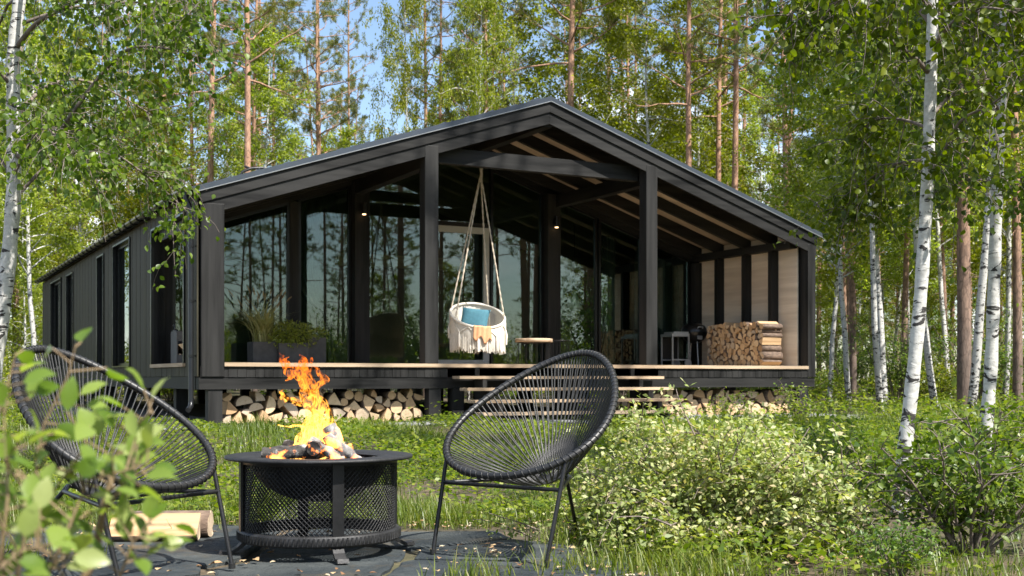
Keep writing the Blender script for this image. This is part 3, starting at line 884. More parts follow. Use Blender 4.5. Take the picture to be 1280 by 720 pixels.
# ================================================================== CHAIRS
def make_chair():
    root = empty('string_chair', (0, 0, 0))
    cx, zc, a, b, al = -.383, .638, .463, .389, .63
    def rim(t): return Vector((cx-a*math.cos(al)*math.cos(t), b*math.sin(t)*(1-.28*math.cos(t)), zc+a*math.sin(al)*math.cos(t)))
    n = 64
    m = MB(); m.tube([rim(2*PI*i/n) for i in range(n)], .0155, 10, closed=True); hoop = m.build('hoop', M['plastic'], root)
    m = MB()
    wr = []
    nx = Vector((math.sin(al), 0, math.cos(al)))
    for i in range(92*10):           # cord wound round the hoop in one run
        t = 2*PI*i/920; p = rim(t); d = (rim(t+.01)-rim(t-.01)).normalized(); f = d.cross(nx); k = 2*PI*i/10
        wr.append(p+(nx*math.cos(k)+f*math.sin(k))*.0165)
    m.tube(wr, .0028, 4, closed=True)
    m.build('cord_wrapping', M['plastic'], hoop)
    bc = Vector((-.47, 0, .335)); rr = .062
    ax = Vector((.50, 0, .86)); e1 = Vector((ax.z, 0, -ax.x)); e2 = Vector((0, 1, 0))
    def ring(t): return bc-e1*rr*math.cos(t)+e2*rr*math.sin(t)
    m = MB(); m.tube([ring(2*PI*i/28) for i in range(28)], .006, 8, closed=True); m.build('seat_ring', M['plastic'], root)
    m = MB(); N_ = 116
    for i in range(N_):
        t = 2*PI*i/N_
        p = rim(t); g = ring(t+.12*(-1)**i)
        out = ((p+g)/2-Vector((cx+.1, 0, .75))).normalized()
        m.tube([p, p.lerp(g, .35)+out*.018, p.lerp(g, .7)+out*.02, g], .0036, 5)
    for i in range(12):
        t = PI*i/12; m.tube([ring(t), bc-Vector((0, 0, .012)), ring(t+PI)], .0036, 5)
    m.build('woven_cords', M['plastic'], root)
    BL = Vector((-.02, .245, .375)); BR = Vector((-.02, -.245, .375)); zb = .315
    fl = [Vector((0, .31, 0)), Vector((0, -.31, 0)), Vector((-.87, -.11, 0))]
    tops = [rim(PI-.78)+Vector((.0, 0, -.012)), rim(PI+.78)+Vector((.0, 0, -.012)), Vector((-.60, 0, .345))]
    for g, t in zip(fl, tops):
        m = MB(); m.tube([t, g+Vector((0, 0, .012))], .0095, 8); lg = m.build('leg', M['metal'], root)
        m = MB(); m.tube([g, g+Vector((0, 0, .022))], .0145, 10); m.build('foot_cap', M['plastic'], lg)
    k = lambda i: tops[i].lerp(fl[i], (tops[i].z-zb)/tops[i].z)
    m = MB(); m.tube([k(0), k(1)], .009, 8); m.build('stretcher', M['metal'], root)
    for s in (0, 1):
        m = MB(); m.tube([k(s), tops[2]+Vector((.03, .05*(1-2*s), -.02))], .009, 8); m.build('stretcher', M['metal'], root)
    m = MB()
    for s in (1, -1): m.tube([Vector((-.60, 0, .345)), Vector((-.56, s*.05, .325)), Vector((-.45, s*.105, .31))], .008, 7)
    m.build('seat_support', M['metal'], root)
    return root
chR = make_chair(); chR.location = (-.105, 5.185, .012); chR.rotation_euler = (0, 0, -2.21)
tag(chR, 'black string lounge chair right of the fire pit, turned towards the camera', 'chair', 'round black string chairs at the fire pit')
chL = copy_tree(chR); chL.location = (-1.3, 4.68, .012); chL.rotation_euler = (0, 0, -.465)
tag(chL, 'black string lounge chair left of the fire pit, half hidden by leaves', 'chair', 'round black string chairs at the fire pit')

# ================================================================== FIRE PIT
FX, FY = -.885, 5.50
fp = empty('fire_pit', (FX, FY, .012), 0, 'round black steel fire pit with lattice mesh sides and wide rim', 'fire pit')
m = MB(); m.lathe([(.275, .425), (.30, .437), (.425, .437), (.428, .430), (.425, .423), (.33, .423), (.285, .412), (.275, .425)], 64); m.build('rim', M['iron'], fp)
m = MB()
prof = [(.335*math.cos(a), .422-.20*math.sin(a)) for a in np.linspace(0, PI/2, 10)]
m.lathe([(.30, .430)]+[(r_*.92, z) for r_, z in prof]+[(.001, .222), (.001, .228)]+[(r_*.90, z+.008) for r_, z in reversed(prof)], 48); m.build('bowl', M['iron'], fp)
RS = .345
m = MB()
nst = 98
for s in (1, -1):
    for i in range(nst):
        a0 = 2*PI*i/nst
        m.tube([(RS*math.cos(a0+s*t*.95), RS*math.sin(a0+s*t*.95), .085+.33*t) for t in np.linspace(0, 1, 11)], .0024, 4, caps=False)
m.build('lattice_screen', M['metal'], fp)
m = MB(); m.lathe([(RS-.012, .405), (RS+.012, .405), (RS+.012, .428), (RS-.012, .428), (RS-.012, .405)], 64); m.build('upper_band', M['metal'], fp)
m = MB(); m.lathe([(RS-.01, .055), (RS+.016, .055), (RS+.024, .063), (RS+.024, .098), (RS+.016, .106), (RS-.01, .106), (RS-.01, .055)], 96)
br = m.build('base_ring', M['iron'], fp)
m = MB()
for i in range(110):
    a = 2*PI*i/110; c, s = math.cos(a), math.sin(a); rr_ = RS+.024
    m.tube([(rr_*math.cos(a-.010), rr_*math.sin(a-.010), .064), (rr_*math.cos(a+.010), rr_*math.sin(a+.010), .098)], .0045, 5)
m.build('rope_edging', M['iron'], br)
for k in range(4):
    a = R(-90+22+90*k); c, s = math.cos(a), math.sin(a)
    Mz = Matrix.Rotation(a, 4, 'Z')
    m = MB()
    m.obox(Mz @ Vector((RS+.012, 0, .255)), (.012, .05, .34), Mz.to_3x3())
    lg = m.build('leg', M['metal'], fp)
    m = MB()
    pts = [(RS-.02, .085), (RS-.005, .07), (RS+.03, .035), (RS+.065, .015), (RS+.10, .02), (RS+.108, .002), (RS+.06, .0), (RS+.01, .03), (RS-.03, .065)]
    vs = [Mz @ Vector((r_, y, z)) for y in (-.025, .025) for (r_, z) in pts]; n = len(pts)
    m.add(vs, [list(range(n)), list(range(n, 2*n))[::-1]]+[(i, (i+1) % n, n+(i+1) % n, n+i) for i in range(n)])
    m.build('scroll_foot', M['iron'], lg)
m = MB()
for i in range(60):
    a = random.random()*6.28; r_ = .30*random.random()**.5
    h = .30
    m.obox((r_*math.cos(a), r_*math.sin(a), .36+.045*random.random()), (.05, .04, .035), Matrix.Rotation(random.random()*3, 3, 'Z') @ Matrix.Rotation(random.random(), 3, 'X'))
coal = m.build('charcoal', m_plain('charcoal', (.02, .018, .017), .9, 0, .7, 25, .8)); coal.location = fp.location
tag(coal, 'bed of black charcoal in the bowl of the fire pit', 'charcoal', kind='stuff')
def m_ember():
    t = NT('burning_log'); f = t.noise(t.coord('Object', (22, 22, 22)), 1.0, 5, .65)
    t.p(Base_Color=t.ramp(f, [(.35, (.015, .013, .012)), (.55, (.06, .055, .05)), (.7, (.45, .43, .41))]), Roughness=.95)
    g = t.noise(t.coord('Object', (9, 9, 9)), 1.0, 4)
    t.set(t.b.inputs['Emission Color'], t.ramp(g, [(.4, (1, .12, .01)), (.7, (1, .40, .06))]))
    t.set(t.b.inputs['Emission Strength'], t.ramp(g, [(.53, 0.0), (.64, 3.0)])); t.bump(f, .8, .01)
    return t.mat
M['ember'] = m_ember()
def m_ash():
    t = NT('ash_white_log'); f = t.noise(t.coord('Object', (30, 30, 12)), 1.0, 5, .7)
    t.p(Base_Color=t.ramp(f, [(.3, (.05, .045, .04)), (.5, (.20, .19, .18)), (.7, (.42, .41, .40))]), Roughness=.95)
    g = t.noise(t.coord('Object', (11, 11, 11)), 1.0, 3)
    t.set(t.b.inputs['Emission Color'], (1, .22, .03)); t.set(t.b.inputs['Emission Strength'], t.ramp(g, [(.54, 0.0), (.64, 2.6)])); t.bump(f, .9, .01)
    return t.mat
M['ash'] = m_ash()
def burn_log(p, d, L, r, mat, label):
    n = 9; m = MB(); pts = [Vector(p)+Vector(d).normalized()*L*(i/n-.5)+Vector((random.uniform(-.004, .004),)*3) for i in range(n+1)]
    m.tube(pts, [r*random.uniform(.82, 1.12) for _ in pts], 9)
    o = m.build('burning_log', M[mat]); o.location = fp.location
    return tag(o, label, 'log')
burn_log((-.06, -.08, .455), (1, .25, .06), .38, .035, 'ember', 'charred log glowing orange lying across the front of the fire')
burn_log((-.02, .08, .46), (1, -.3, -.05), .34, .035, 'ember', 'charred log burning at the back of the fire')
burn_log((.02, 0, .485), (.2, 1, .1), .30, .032, 'ember', 'charred log laid crosswise on top in the fire')
burn_log((.085, -.06, .495), (-.38, .2, .9), .17, .034, 'ash', 'upright ash white log end at the right of the flames')
burn_log((.125, -.09, .465), (.55, .1, -.45), .20, .026, 'ash', 'ash white split log leaning outward at the right of the fire')
burn_log((.05, -.11, .46), (-.7, .1, .5), .18, .025, 'ash', 'greyish white burning log leaning left in front of the upright one')

# flames: twisted sheets of burning gas
def m_flame(name, seed):
    t = NT(name)
    tc = t.new('ShaderNodeTexCoord')
    z = t.new('ShaderNodeSeparateXYZ', {'Vector': tc.outputs['Object']}).outputs[2]
    v = t.new('ShaderNodeMapping', {'Vector': tc.outputs['Object'], 'Location': (seed, seed*2, 0), 'Scale': (30, 30, 9)}).outputs[0]
    f = t.noise(v, 1.0, 3, .55, 2.2)
    col = t.ramp(t.math('ADD', z, t.math('MULTIPLY_ADD', f, -.55, .29)), [(.0, (1, .50, .10)), (.17, (1, .44, .06)), (.30, (1, .27, .022)), (.46, (.95, .14, .008))])
    st = t.ramp(t.math('ADD', z, t.math('MULTIPLY_ADD', f, .3, -.15)), [(.0, .8), (.12, 1.0), (.27, .62), (.48, .34)])
    em = t.new('ShaderNodeEmission', {'Color': col, 'Strength': t.math('MULTIPLY', st, 2.5)})
    tr = t.new('ShaderNodeBsdfTransparent', {})
    al = t.ramp(f, [(.43, .0), (.51, .10), (.59, .42), (.73, .88)])
    mx = t.new('ShaderNodeMixShader', {0: al, 1: tr.outputs[0], 2: em.outputs[0]})
    t.t.links.new(mx.outputs[0], t.out.inputs[0])
    return t.mat
fl = [m_flame('flame_a', 1.3), m_flame('flame_b', 5.1), m_flame('flame_c', 8.7)]
flame = empty('flame', (FX, FY, .45), 0, 'tall twisting orange and yellow flame rising from the fire pit', 'flame')
def tongue(path, wid, mi, seed, name='tongue'):
    """path: (px, py, dy) along the flame in the plane of the pit; built at its real size"""
    q_ = random.Random(seed)
    P = [(Vector(((x-640)/1495*5.5-FX, dy, .8+(473-y)/1495*5.5-.45)), w) for (x, y, dy), w in zip(path, wid)]
    # smooth resample
    pts = []; rs = []
    for i in range(len(P)-1):
        a, b = P[max(i-1, 0)][0], P[i][0]; c, d = P[i+1][0], P[min(i+2, len(P)-1)][0]
        for k in range(6):
            t = k/6
            pts.append(.5*((2*b)+(c-a)*t+(2*a-5*b+4*c-d)*t*t+(3*b-a-3*c+d)*t**3)); rs.append((P[i][1]*(1-t)+P[i+1][1]*t)/1495*5.5/2)
    pts.append(P[-1][0]); rs.append(P[-1][1]/1495*5.5/2)
    pts = [p+Vector((math.sin(i*.8+seed)*.006, math.cos(i*.6+seed)*.008, 0)) for i, p in enumerate(pts)]
    m = MB()
    n = 14
    vs = []
    for i, (p, r_) in enumerate(zip(pts, rs)):
        tw = .5*math.sin(i*.22+seed)
        for k in range(n):
            a = 2*PI*k/n
            x = math.cos(a)*r_*.86*(1+.16*math.sin(3*a+i*.5+seed)); y = math.sin(a)*r_*.42
            vs.append(p+Vector((x*math.cos(tw)-y*math.sin(tw), x*math.sin(tw)+y*math.cos(tw), .25*r_*math.cos(2*a+i*.4))))
    fs = [(i*n+k, i*n+(k+1) % n, (i+1)*n+(k+1) % n, (i+1)*n+k) for i in range(len(pts)-1) for k in range(n)]
    m.add(vs, fs, 0, True)
    return m.build(name, fl[mi], flame, fix=False)
tongue([(398, 572, 0), (400, 552, 0), (400, 530, .0), (392, 505, .02), (384, 482, .01), (380, 462, 0), (392, 447, .0)], [70, 62, 44, 38, 26, 22, 2], 0, 1)
tongue([(384, 572, -.05), (388, 552, -.05), (394, 532, -.04), (403, 512, -.02), (398, 497, 0), (386, 487, .02)], [44, 40, 34, 26, 18, 3], 1, 2)
tongue([(414, 572, -.04), (412, 556, -.05), (406, 540, -.05), (400, 520, -.03), (405, 508, -.02)], [44, 34, 22, 14, 2], 2, 3)
tongue([(383, 485, .0), (378, 472, .0), (372, 462, .0), (379, 453, .0), (376, 443, 0)], [10, 26, 20, 13, 2], 1, 4)
tongue([(358, 476, .02), (362, 468, .02), (355, 458, .02), (352, 446, .01), (349, 440, .01)], [3, 13, 11, 6, 1], 2, 5)
tongue([(368, 460, .01), (362, 458, .02), (356, 452, .02), (359, 446, .02)], [6, 12, 8, 1], 0, 6)
tongue([(378, 509, .02), (372, 504, .02), (362, 498, .02), (356, 497, .02)], [4, 14, 12, 2], 2, 7)
tongue([(392, 490, .02), (404, 476, .0), (399, 465, .0), (392, 458, .0)], [6, 16, 10, 2], 1, 8)
tongue([(368, 570, -.06), (372, 556, -.06), (380, 542, -.05), (378, 530, -.04)], [22, 16, 10, 1], 0, 9)
tongue([(428, 574, -.1), (432, 566, -.1), (430, 556, -.1), (434, 548, -.1)], [14, 11, 7, 1], 1, 10)
tongue([(388, 540, .03), (372, 532, .03), (358, 534, .03), (346, 531, .03)], [6, 9, 6, 1], 2, 11)
tongue([(355, 503, .02), (353, 498, .02), (351, 492, .02), (352, 487, .02)], [2, 7, 6, 1], 0, 12)

# ================================================================== LOGS BY THE CHAIR
for (x, y, z, r_, L, rz, kind, lab) in ((-1.72, 5.98, .06, .068, .42, .06, 0, 'round firewood log with bark on the paving behind the left chair'),
                                        (-1.74, 5.82, .055, .066, .42, .10, 2, 'pale split firewood log at the front of the pair behind the left chair')):
    o = log_mesh(('round', 'half', 'half')[kind], r_, L, 900+kind); link(o)
    o.location = (x, y, .012+z); o.rotation_euler = (0, 0, rz)
    if kind: o.rotation_euler = (PI+.62, 0, rz)
    tag(o, lab, 'log')
# ================================================================== PAVING
def patio():
    q_ = random.Random(11)
    # jittered seeds -> clipped polygons (irregular slabs with open joints)
    seeds = []
    for i in range(9):
        for j in range(7):
            seeds.append((-3.3+i*.66+(j % 2)*.3+q_.uniform(-.2, .2), 3.2+j*.58+q_.uniform(-.17, .17)))
    def clip(poly, p, n_):
        out = []
        for i in range(len(poly)):
            a, b = poly[i], poly[(i+1) % len(poly)]
            da = (a[0]-p[0])*n_[0]+(a[1]-p[1])*n_[1]; db = (b[0]-p[0])*n_[0]+(b[1]-p[1])*n_[1]
            if da <= 0: out.append(a)
            if da*db < 0:
                t = da/(da-db); out.append((a[0]+(b[0]-a[0])*t, a[1]+(b[1]-a[1])*t))
        return out
    m = MB(); polys = []
    for i, s in enumerate(seeds):
        if not (inpatio(*s)): continue
        poly = [(s[0]-1, s[1]-1), (s[0]+1, s[1]-1), (s[0]+1, s[1]+1), (s[0]-1, s[1]+1)]
        for j, t in enumerate(seeds):
            if i == j: continue
            d = (t[0]-s[0], t[1]-s[1]); L = math.hypot(*d)
            if L > 2: continue
            n_ = (d[0]/L, d[1]/L); g = .021+.010*math.sin((i+j)*1.7)
            poly = clip(poly, ((s[0]+t[0])/2-n_[0]*g, (s[1]+t[1])/2-n_[1]*g), n_)
            if not poly: break
        if len(poly) < 3: continue
        # roughen the outline
        ring = []
        for a, b in zip(poly, poly[1:]+poly[:1]):
            L = math.hypot(b[0]-a[0], b[1]-a[1]); k = max(1, int(L/.09))
            for e in range(k):
                t = e/k; w = .010 if e else 0
                ring.append((a[0]+(b[0]-a[0])*t+q_.uniform(-w, w), a[1]+(b[1]-a[1])*t+q_.uniform(-w, w)))
        n = len(ring); c = s; h = q_.uniform(.002, .020); tx, ty = q_.uniform(-.014, .014), q_.uniform(-.014, .014)
        lv = lambda p, z: (p[0], p[1], z+(p[0]-c[0])*tx+(p[1]-c[1])*ty)
        ins = [(c[0]+(p[0]-c[0])*.965, c[1]+(p[1]-c[1])*.965) for p in ring]
        vs = [lv(p, -.05) for p in ring]+[lv(p, h-.006) for p in ring]+[lv(p, h) for p in ins]
        fs = [(i_, (i_+1) % n, n+(i_+1) % n, n+i_) for i_ in range(n)]+[(n+i_, n+(i_+1) % n, 2*n+(i_+1) % n, 2*n+i_) for i_ in range(n)]+[[2*n+i_ for i_ in range(n)]]
        m.add(vs, fs); polys.append(poly)
    t = NT('slate'); f = t.noise(t.coord('Object', (3, 3, 3)), 1.0, 6, .65); g = t.noise(t.coord('Object', (26, 40, 26)), 1.0, 5, .6)
    f2 = t.noise(t.coord('Object', (1.1, 1.1, 1)), 1.0, 3, .5)
    c = t.ramp(f, [(.3, (.014, .019, .023)), (.5, (.030, .037, .041)), (.7, (.070, .078, .078))])
    c = t.mix(t.ramp(f2, [(.45, 0.0), (.7, .5)]), c, (.085, .09, .082))
    c = t.mix(t.ramp(t.noise(t.coord('Object', (2.1, 2.1, 2)), 1.0, 6, .7), [(.54, 0.0), (.66, .75)]), c, (.075, .060, .040))
    t.p(Base_Color=c, Roughness=t.ramp(g, [(.3, .6), (.7, .9)])); t.b.inputs['Specular IOR Level'].default_value = .25; t.bump(t.math('ADD', f, t.math('MULTIPLY', g, .5)), 1.0, .035)
    o = m.build('patio_paving', t.mat); tag(o, kind='structure')
def inpatio(x, y):
    # dark slabs: ragged back edge about 6.6 m away, right edge near x = .9
    return y < 6.45+.12*math.sin(x*2.3) and -2.6 < x < .62+.26*math.sin(y*1.9)-.12*(y-5)
patio()
# ================================================================== GROUND
def hgt(x, y):
    d = np.clip((np.hypot(x, y-14)-26)/40, 0, 1)
    h = .05*np.clip((y-6.5)/8, 0, 1)+.035*np.sin(x*.9+1.3)*np.sin(y*.7)+.02*np.sin(x*2.3)*np.cos(y*1.9)
    near = np.clip((np.abs(x+.8)-1.9)/1.0, 0, 1); near = np.maximum(near, np.clip((y-6.7)/1.2, 0, 1))
    return np.where(True, (h-.02)*near-.01*(1-near), 0)+d*.55*(.5+.5*np.sin(x*.11+2)*np.cos(y*.09))
def ground():
    g = np.concatenate([-np.geomspace(300, 31, 14), np.linspace(-30, 30, 151), np.geomspace(31, 300, 14)])
    X, Y = np.meshgrid(g, g+14); Z = hgt(X, Y)
    n = len(g); v = np.stack([X, Y, Z], -1).reshape(-1, 3)
    i = np.arange(n*n).reshape(n, n)
    f = np.stack([i[:-1, :-1], i[:-1, 1:], i[1:, 1:], i[1:, :-1]], -1).reshape(-1, 4)
    t = NT('forest_floor')
    a = t.noise(t.coord('Object', (.35, .35, .35)), 1.0, 5, .6); b = t.noise(t.coord('Object', (6, 6, 6)), 1.0, 6, .7)
    c = t.ramp(b, [(.3, (.028, .026, .014)), (.5, (.065, .050, .028)), (.68, (.13, .090, .052))])
    c = t.mix(t.ramp(a, [(.45, 0.0), (.7, .55)]), c, (.06, .085, .02))
    t.p(Base_Color=c, Roughness=.95); t.bump(b, .8, .05)
    o = mesh_obj('ground', np_mesh('ground', v, f, t.mat, smooth=True)); tag(o, kind='structure')
ground()
# gravel strip along the house
def gravel():
    m = MB(); pts = []
    ring_o = [(-1.3, -.75), (4.0, -.7), (4.1, -1.75), (8.7, -1.75), (8.8, -.75), (W+1.0, -.75), (W+1.0, 9), (-1.3, 21)]
    def strip(a, b, w, n):
        for i in range(n):
            for j in range(6): pass
    nu, nv = 120, 10
    vs = []; fs = []
    for i in range(nu+1):
        u = -1.4+(W+2.6)*i/nu
        o = .85+.10*math.sin(u*3.1)+.05*math.sin(u*7.7)+(1.0 if 4.0 < u < 8.75 else 0)
        for j in range(nv+1):
            v = -o+(o+1.3)*j/nv
            p = hw(u, v); vs.append((p.x, p.y, float(hgt(p.x, p.y))+.006+.03*math.sin(PI*min(1, j/4)/2)))
    for i in range(nu):
        for j in range(nv): k = i*(nv+1)+j; fs.append((k, k+nv+1, k+nv+2, k+1))
    n0 = len(vs)
    for i in range(121):
        v = -.8+21*i/120
        o = 1.5+.15*math.sin(v*2.1)
        for j in range(5):
            p = hw(-o+(o+1.2)*j/4, v); vs.append((p.x, p.y, float(hgt(p.x, p.y))+.009+.03*math.sin(PI*min(1, j/3)/2)))
    for i in range(120):
        for j in range(4): k = n0+i*5+j; fs.append((k, k+1, k+6, k+5))
    m.add(vs, fs, 0, True)
    t = NT('gravel'); vo = t.new('ShaderNodeTexVoronoi', {'Vector': t.coord('Object', (1, 1, 1)), 'Scale': 34.0})
    c = t.ramp(vo.outputs['Color'], [(.1, (.10, .10, .105)), (.5, (.24, .245, .25)), (.9, (.40, .40, .40))])
    t.p(Base_Color=c, Roughness=.85); t.bump(t.math('MULTIPLY', vo.outputs['Distance'], -1.0), 1.0, .03)
    tag(m.build('gravel_strip', t.mat, None, fix=False), kind='structure')
gravel()

def free(x, y, mg=0.0):
    """ground not covered by house, gravel or paving (arrays)"""
    d0 = x-P0.x; d1 = y-P0.y
    u = d0*HU.x+d1*HU.y; v = d0*HV.x+d1*HV.y
    house_ = (u > -1.0-mg) & (u < W+.7+mg) & (v > -.72-mg-np.where((u > 4) & (u < 8.8), .95, 0)) & (v < LEN+1)
    pat = (y < 6.45+.12*np.sin(x*2.3)) & (x > -2.6) & (x < .62+.26*np.sin(y*1.9)-.12*(y-5))
    return ~(house_ | pat)

def scatter(n, y0, y1, side=1.0, dens=None):
    """random ground points inside the wedge of ground the place shows"""
    y = np.sqrt(rng.uniform(y0*y0, y1*y1, n)); x = (rng.random(n)*2-1)*(.46*y+.5+side)
    k = free(x, y)
    if dens is not None: k &= rng.random(n) < dens(x, y)
    return x[k], y[k]
def clump(x, y, s, seed):
    return .5+.25*np.sin(x*s+seed)*np.cos(y*s*1.1-seed)+.25*np.sin(x*s*2.3+y*s*.7+seed*2)
# grass
def grass():
    parts = []
    for (n, y0, y1, L, Wd) in ((30000, 4.2, 8, .12, .0052), (70000, 7.5, 13, .15, .007), (70000, 12, 21, .19, .011), (26000, 20, 34, .24, .02)):
        x, y = scatter(n, y0, y1, 1.0, lambda a, b: np.clip((clump(a, b, 1.3, 2.0)-.28)*2.2+.35*(clump(a, b, 5.1, .7)-.4), .03+.25*((b < 6.6) & (a > .5)), 1))
        k = len(x); z = hgt(x, y)
        hgt_f = (.35+1.0*clump(x, y, 1.7, 4.1))
        l = L*hgt_f*rng.uniform(.5, 1.35, k)
        az = rng.random(k)*2*PI; tl = np.abs(rng.normal(.28, .22, k))
        A = np.stack([np.cos(az)*np.sin(tl), np.sin(az)*np.sin(tl), np.cos(tl)], 1); N = np.stack([np.cos(az), np.sin(az), 0*az-.3], 1)
        parts.append(leaf_arrays(np.stack([x, y, z-.01], 1), A, N, l, np.full(k, Wd)*rng.uniform(.6, 1.3, k), 'blade', np.clip(rng.normal(.45, .22, k)+.25*(clump(x, y, .8, 1.)-.5), 0, 1)))
    x = rng.uniform(-3.2, 1.6, 9000); y = rng.uniform(6.4, 7.6, 9000); kk = free(x, y); x = x[kk]; y = y[kk]; k = len(x)
    az = rng.random(k)*2*PI; tl = np.abs(rng.normal(.3, .22, k))
    A = np.stack([np.cos(az)*np.sin(tl), np.sin(az)*np.sin(tl), np.cos(tl)], 1); N = np.stack([np.cos(az), np.sin(az), 0*az-.3], 1)
    parts.append(leaf_arrays(np.stack([x, y, hgt(x, y)-.01], 1), A, N, (.06+.14*clump(x, y, 3.3, 1.1))*rng.uniform(.5, 1.3, k), rng.uniform(.004, .007, k), 'blade', np.clip(rng.normal(.55, .22, k), 0, 1)))
    # tufts in the joints and along the edge of the paving
    cx = [];
    for (x0, y0, n, s) in ((.42, 5.9, 260, .12), (.62, 5.15, 330, .16), (.35, 4.95, 260, .14), (.80, 5.0, 260, .15), (.2, 5.75, 90, .07), (-2.0, 6.3, 260, .2), (.95, 5.6, 300, .2), (-.15, 4.72, 120, .08), (.75, 4.75, 320, .14), (-2.3, 5.4, 200, .15)):
        cx.append(np.stack([rng.normal(x0, s, n), rng.normal(y0, s, n), np.zeros(n)], 1))
    P = np.concatenate(cx); k = len(P); az = rng.random(k)*2*PI; tl = np.abs(rng.normal(.3, .2, k))
    A = np.stack([np.cos(az)*np.sin(tl), np.sin(az)*np.sin(tl), np.cos(tl)], 1); N = np.stack([np.cos(az), np.sin(az), 0*az-.3], 1)
    parts.append(leaf_arrays(P, A, N, rng.uniform(.05, .15, k), rng.uniform(.004, .007, k), 'blade', np.clip(rng.normal(.6, .2, k), 0, 1)))
    v, f, r = cat_arrays(parts)
    tag(mesh_obj('meadow_grass', np_mesh('meadow_grass', v, f, M['grass'], r)), 'long green meadow grass between the paving and the house', 'grass', kind='stuff')
grass()
def cover():
    """low leafy ground cover: bilberry and wild strawberry"""
    parts = []
    for (n, y0, y1, hi, L) in ((60000, 4.6, 11, .14, .044), (70000, 10, 20, .20, .06), (26000, 19, 34, .42, .085), (16000, 33, 70, .75, .19)):
        x, y = scatter(n, y0, y1, 1.5, lambda a, b: np.clip((clump(a, b, 1.1, 7.0)-.30)*2.4+.25*(b > 20)+.3*(a > 3), 0, 1))
        k = len(x); c = clump(x, y, 1.1, 7.0)
        z = hgt(x, y)+hi*(.25+c*.9)*rng.random(k)**.6
        az = rng.random(k)*2*PI; e = rng.normal(.15, .35, k)
        A = np.stack([np.cos(az)*np.cos(e), np.sin(az)*np.cos(e), np.sin(e)], 1); N = nrm(rng.normal(0, .35, (k, 3))+np.array([0, 0, 1]))
        parts.append(leaf_arrays(np.stack([x, y, z], 1), A, N, L*rng.uniform(.6, 1.3, k), L*.62*rng.uniform(.6, 1.3, k), 'quad'))
    v, f, r = cat_arrays(parts)
    tag(mesh_obj('ground_cover', np_mesh('ground_cover', v, f, M['lf_cover'], r)), 'bright green leafy ground cover spread over the forest floor', 'ground cover', kind='stuff')
cover()
def litter():
    k = 420
    cxy = np.stack([rng.uniform(-2.3, 1.6, 40), rng.uniform(4.3, 6.6, 40)], 1)[rng.integers(0, 40, k)]
    x = cxy[:, 0]+rng.normal(0, .13, k); y = cxy[:, 1]+rng.normal(0, .10, k)
    x[:130] = rng.uniform(-2.3, .8, 130); y[:130] = rng.uniform(4.3, 6.5, 130)
    az = rng.random(k)*2*PI
    A = np.stack([np.cos(az), np.sin(az), 0*az+.05], 1); N = nrm(rng.normal(0, .25, (k, 3))+np.array([0, 0, 1]))
    v, f, r = leaf_arrays(np.stack([x, y, np.full(k, .021)], 1), A, N, rng.uniform(.015, .05, k), rng.uniform(.011, .032, k), 'oval')
    mt = m_leaf('dry_leaf', [(.20,.11,.055), (.36,.23,.12), (.50,.38,.22), (.58,.50,.36)], .1, .7, (1,1,1))
    tag(mesh_obj('leaf_litter', np_mesh('leaf_litter', v, f, mt, r)), 'dry fallen leaves scattered over the dark paving', 'leaves', kind='stuff')
litter()

# ================================================================== PLANTS
def perp(d, q_):
    a = Vector((q_.gauss(0, 1), q_.gauss(0, 1), q_.gauss(0, 1))); a -= d*a.dot(d)
    return a.normalized()
class Grower:
    """collects wood (tubes) and leaf positions"""
    def __init__(s, seed): s.q = random.Random(seed); s.w = MB(); s.P = []; s.A = []
    def limb(s, p, d, L, r, n=6, curve=0.0, wob=.12, droop=0.0, sides=6, taper=.25):
        pts = [Vector(p)]; d = Vector(d).normalized()
        for i in range(n):
            d = (d+Vector((s.q.gauss(0, wob), s.q.gauss(0, wob), s.q.gauss(0, wob)+curve-droop*(i/n)))).normalized()
            pts.append(pts[-1]+d*L/n)
        s.w.tube(pts, [r*(1-(1-taper)*i/n) for i in range(n+1)], sides, caps=False)
        return pts
    def leaves(s, pts, n, spread, hang=.4, t0=.15):
        for _ in range(n):
            t = t0+(1-t0)*s.q.random(); k = t*(len(pts)-1); i = min(int(k), len(pts)-2)
            p = pts[i].lerp(pts[i+1], k-i)
            o = Vector((s.q.gauss(0, spread), s.q.gauss(0, spread), s.q.gauss(0, spread)))
            s.P.append(p+o); s.A.append(Vector((s.q.gauss(0, .6), s.q.gauss(0, .6), s.q.gauss(-hang, .4))))
    def leafmesh(s, name, mat, L, Wd, shape='quad', up=.5):
        n = len(s.P); P = np.array([tuple(p) for p in s.P]); A = np.array([tuple(a) for a in s.A])
        N = rng.normal(0, .6, (n, 3))+np.array([0, 0, up])
        v, f, r = leaf_arrays(P, A, nrm(N), L*rng.uniform(.65, 1.25, n), Wd*rng.uniform(.65, 1.25, n), shape)
        return np_mesh(name, v, f, mat, r)
def along(pts, t):
    k = t*(len(pts)-1); i = min(int(k), len(pts)-2)
    return pts[i].lerp(pts[i+1], k-i), (pts[i+1]-pts[i]).normalized()

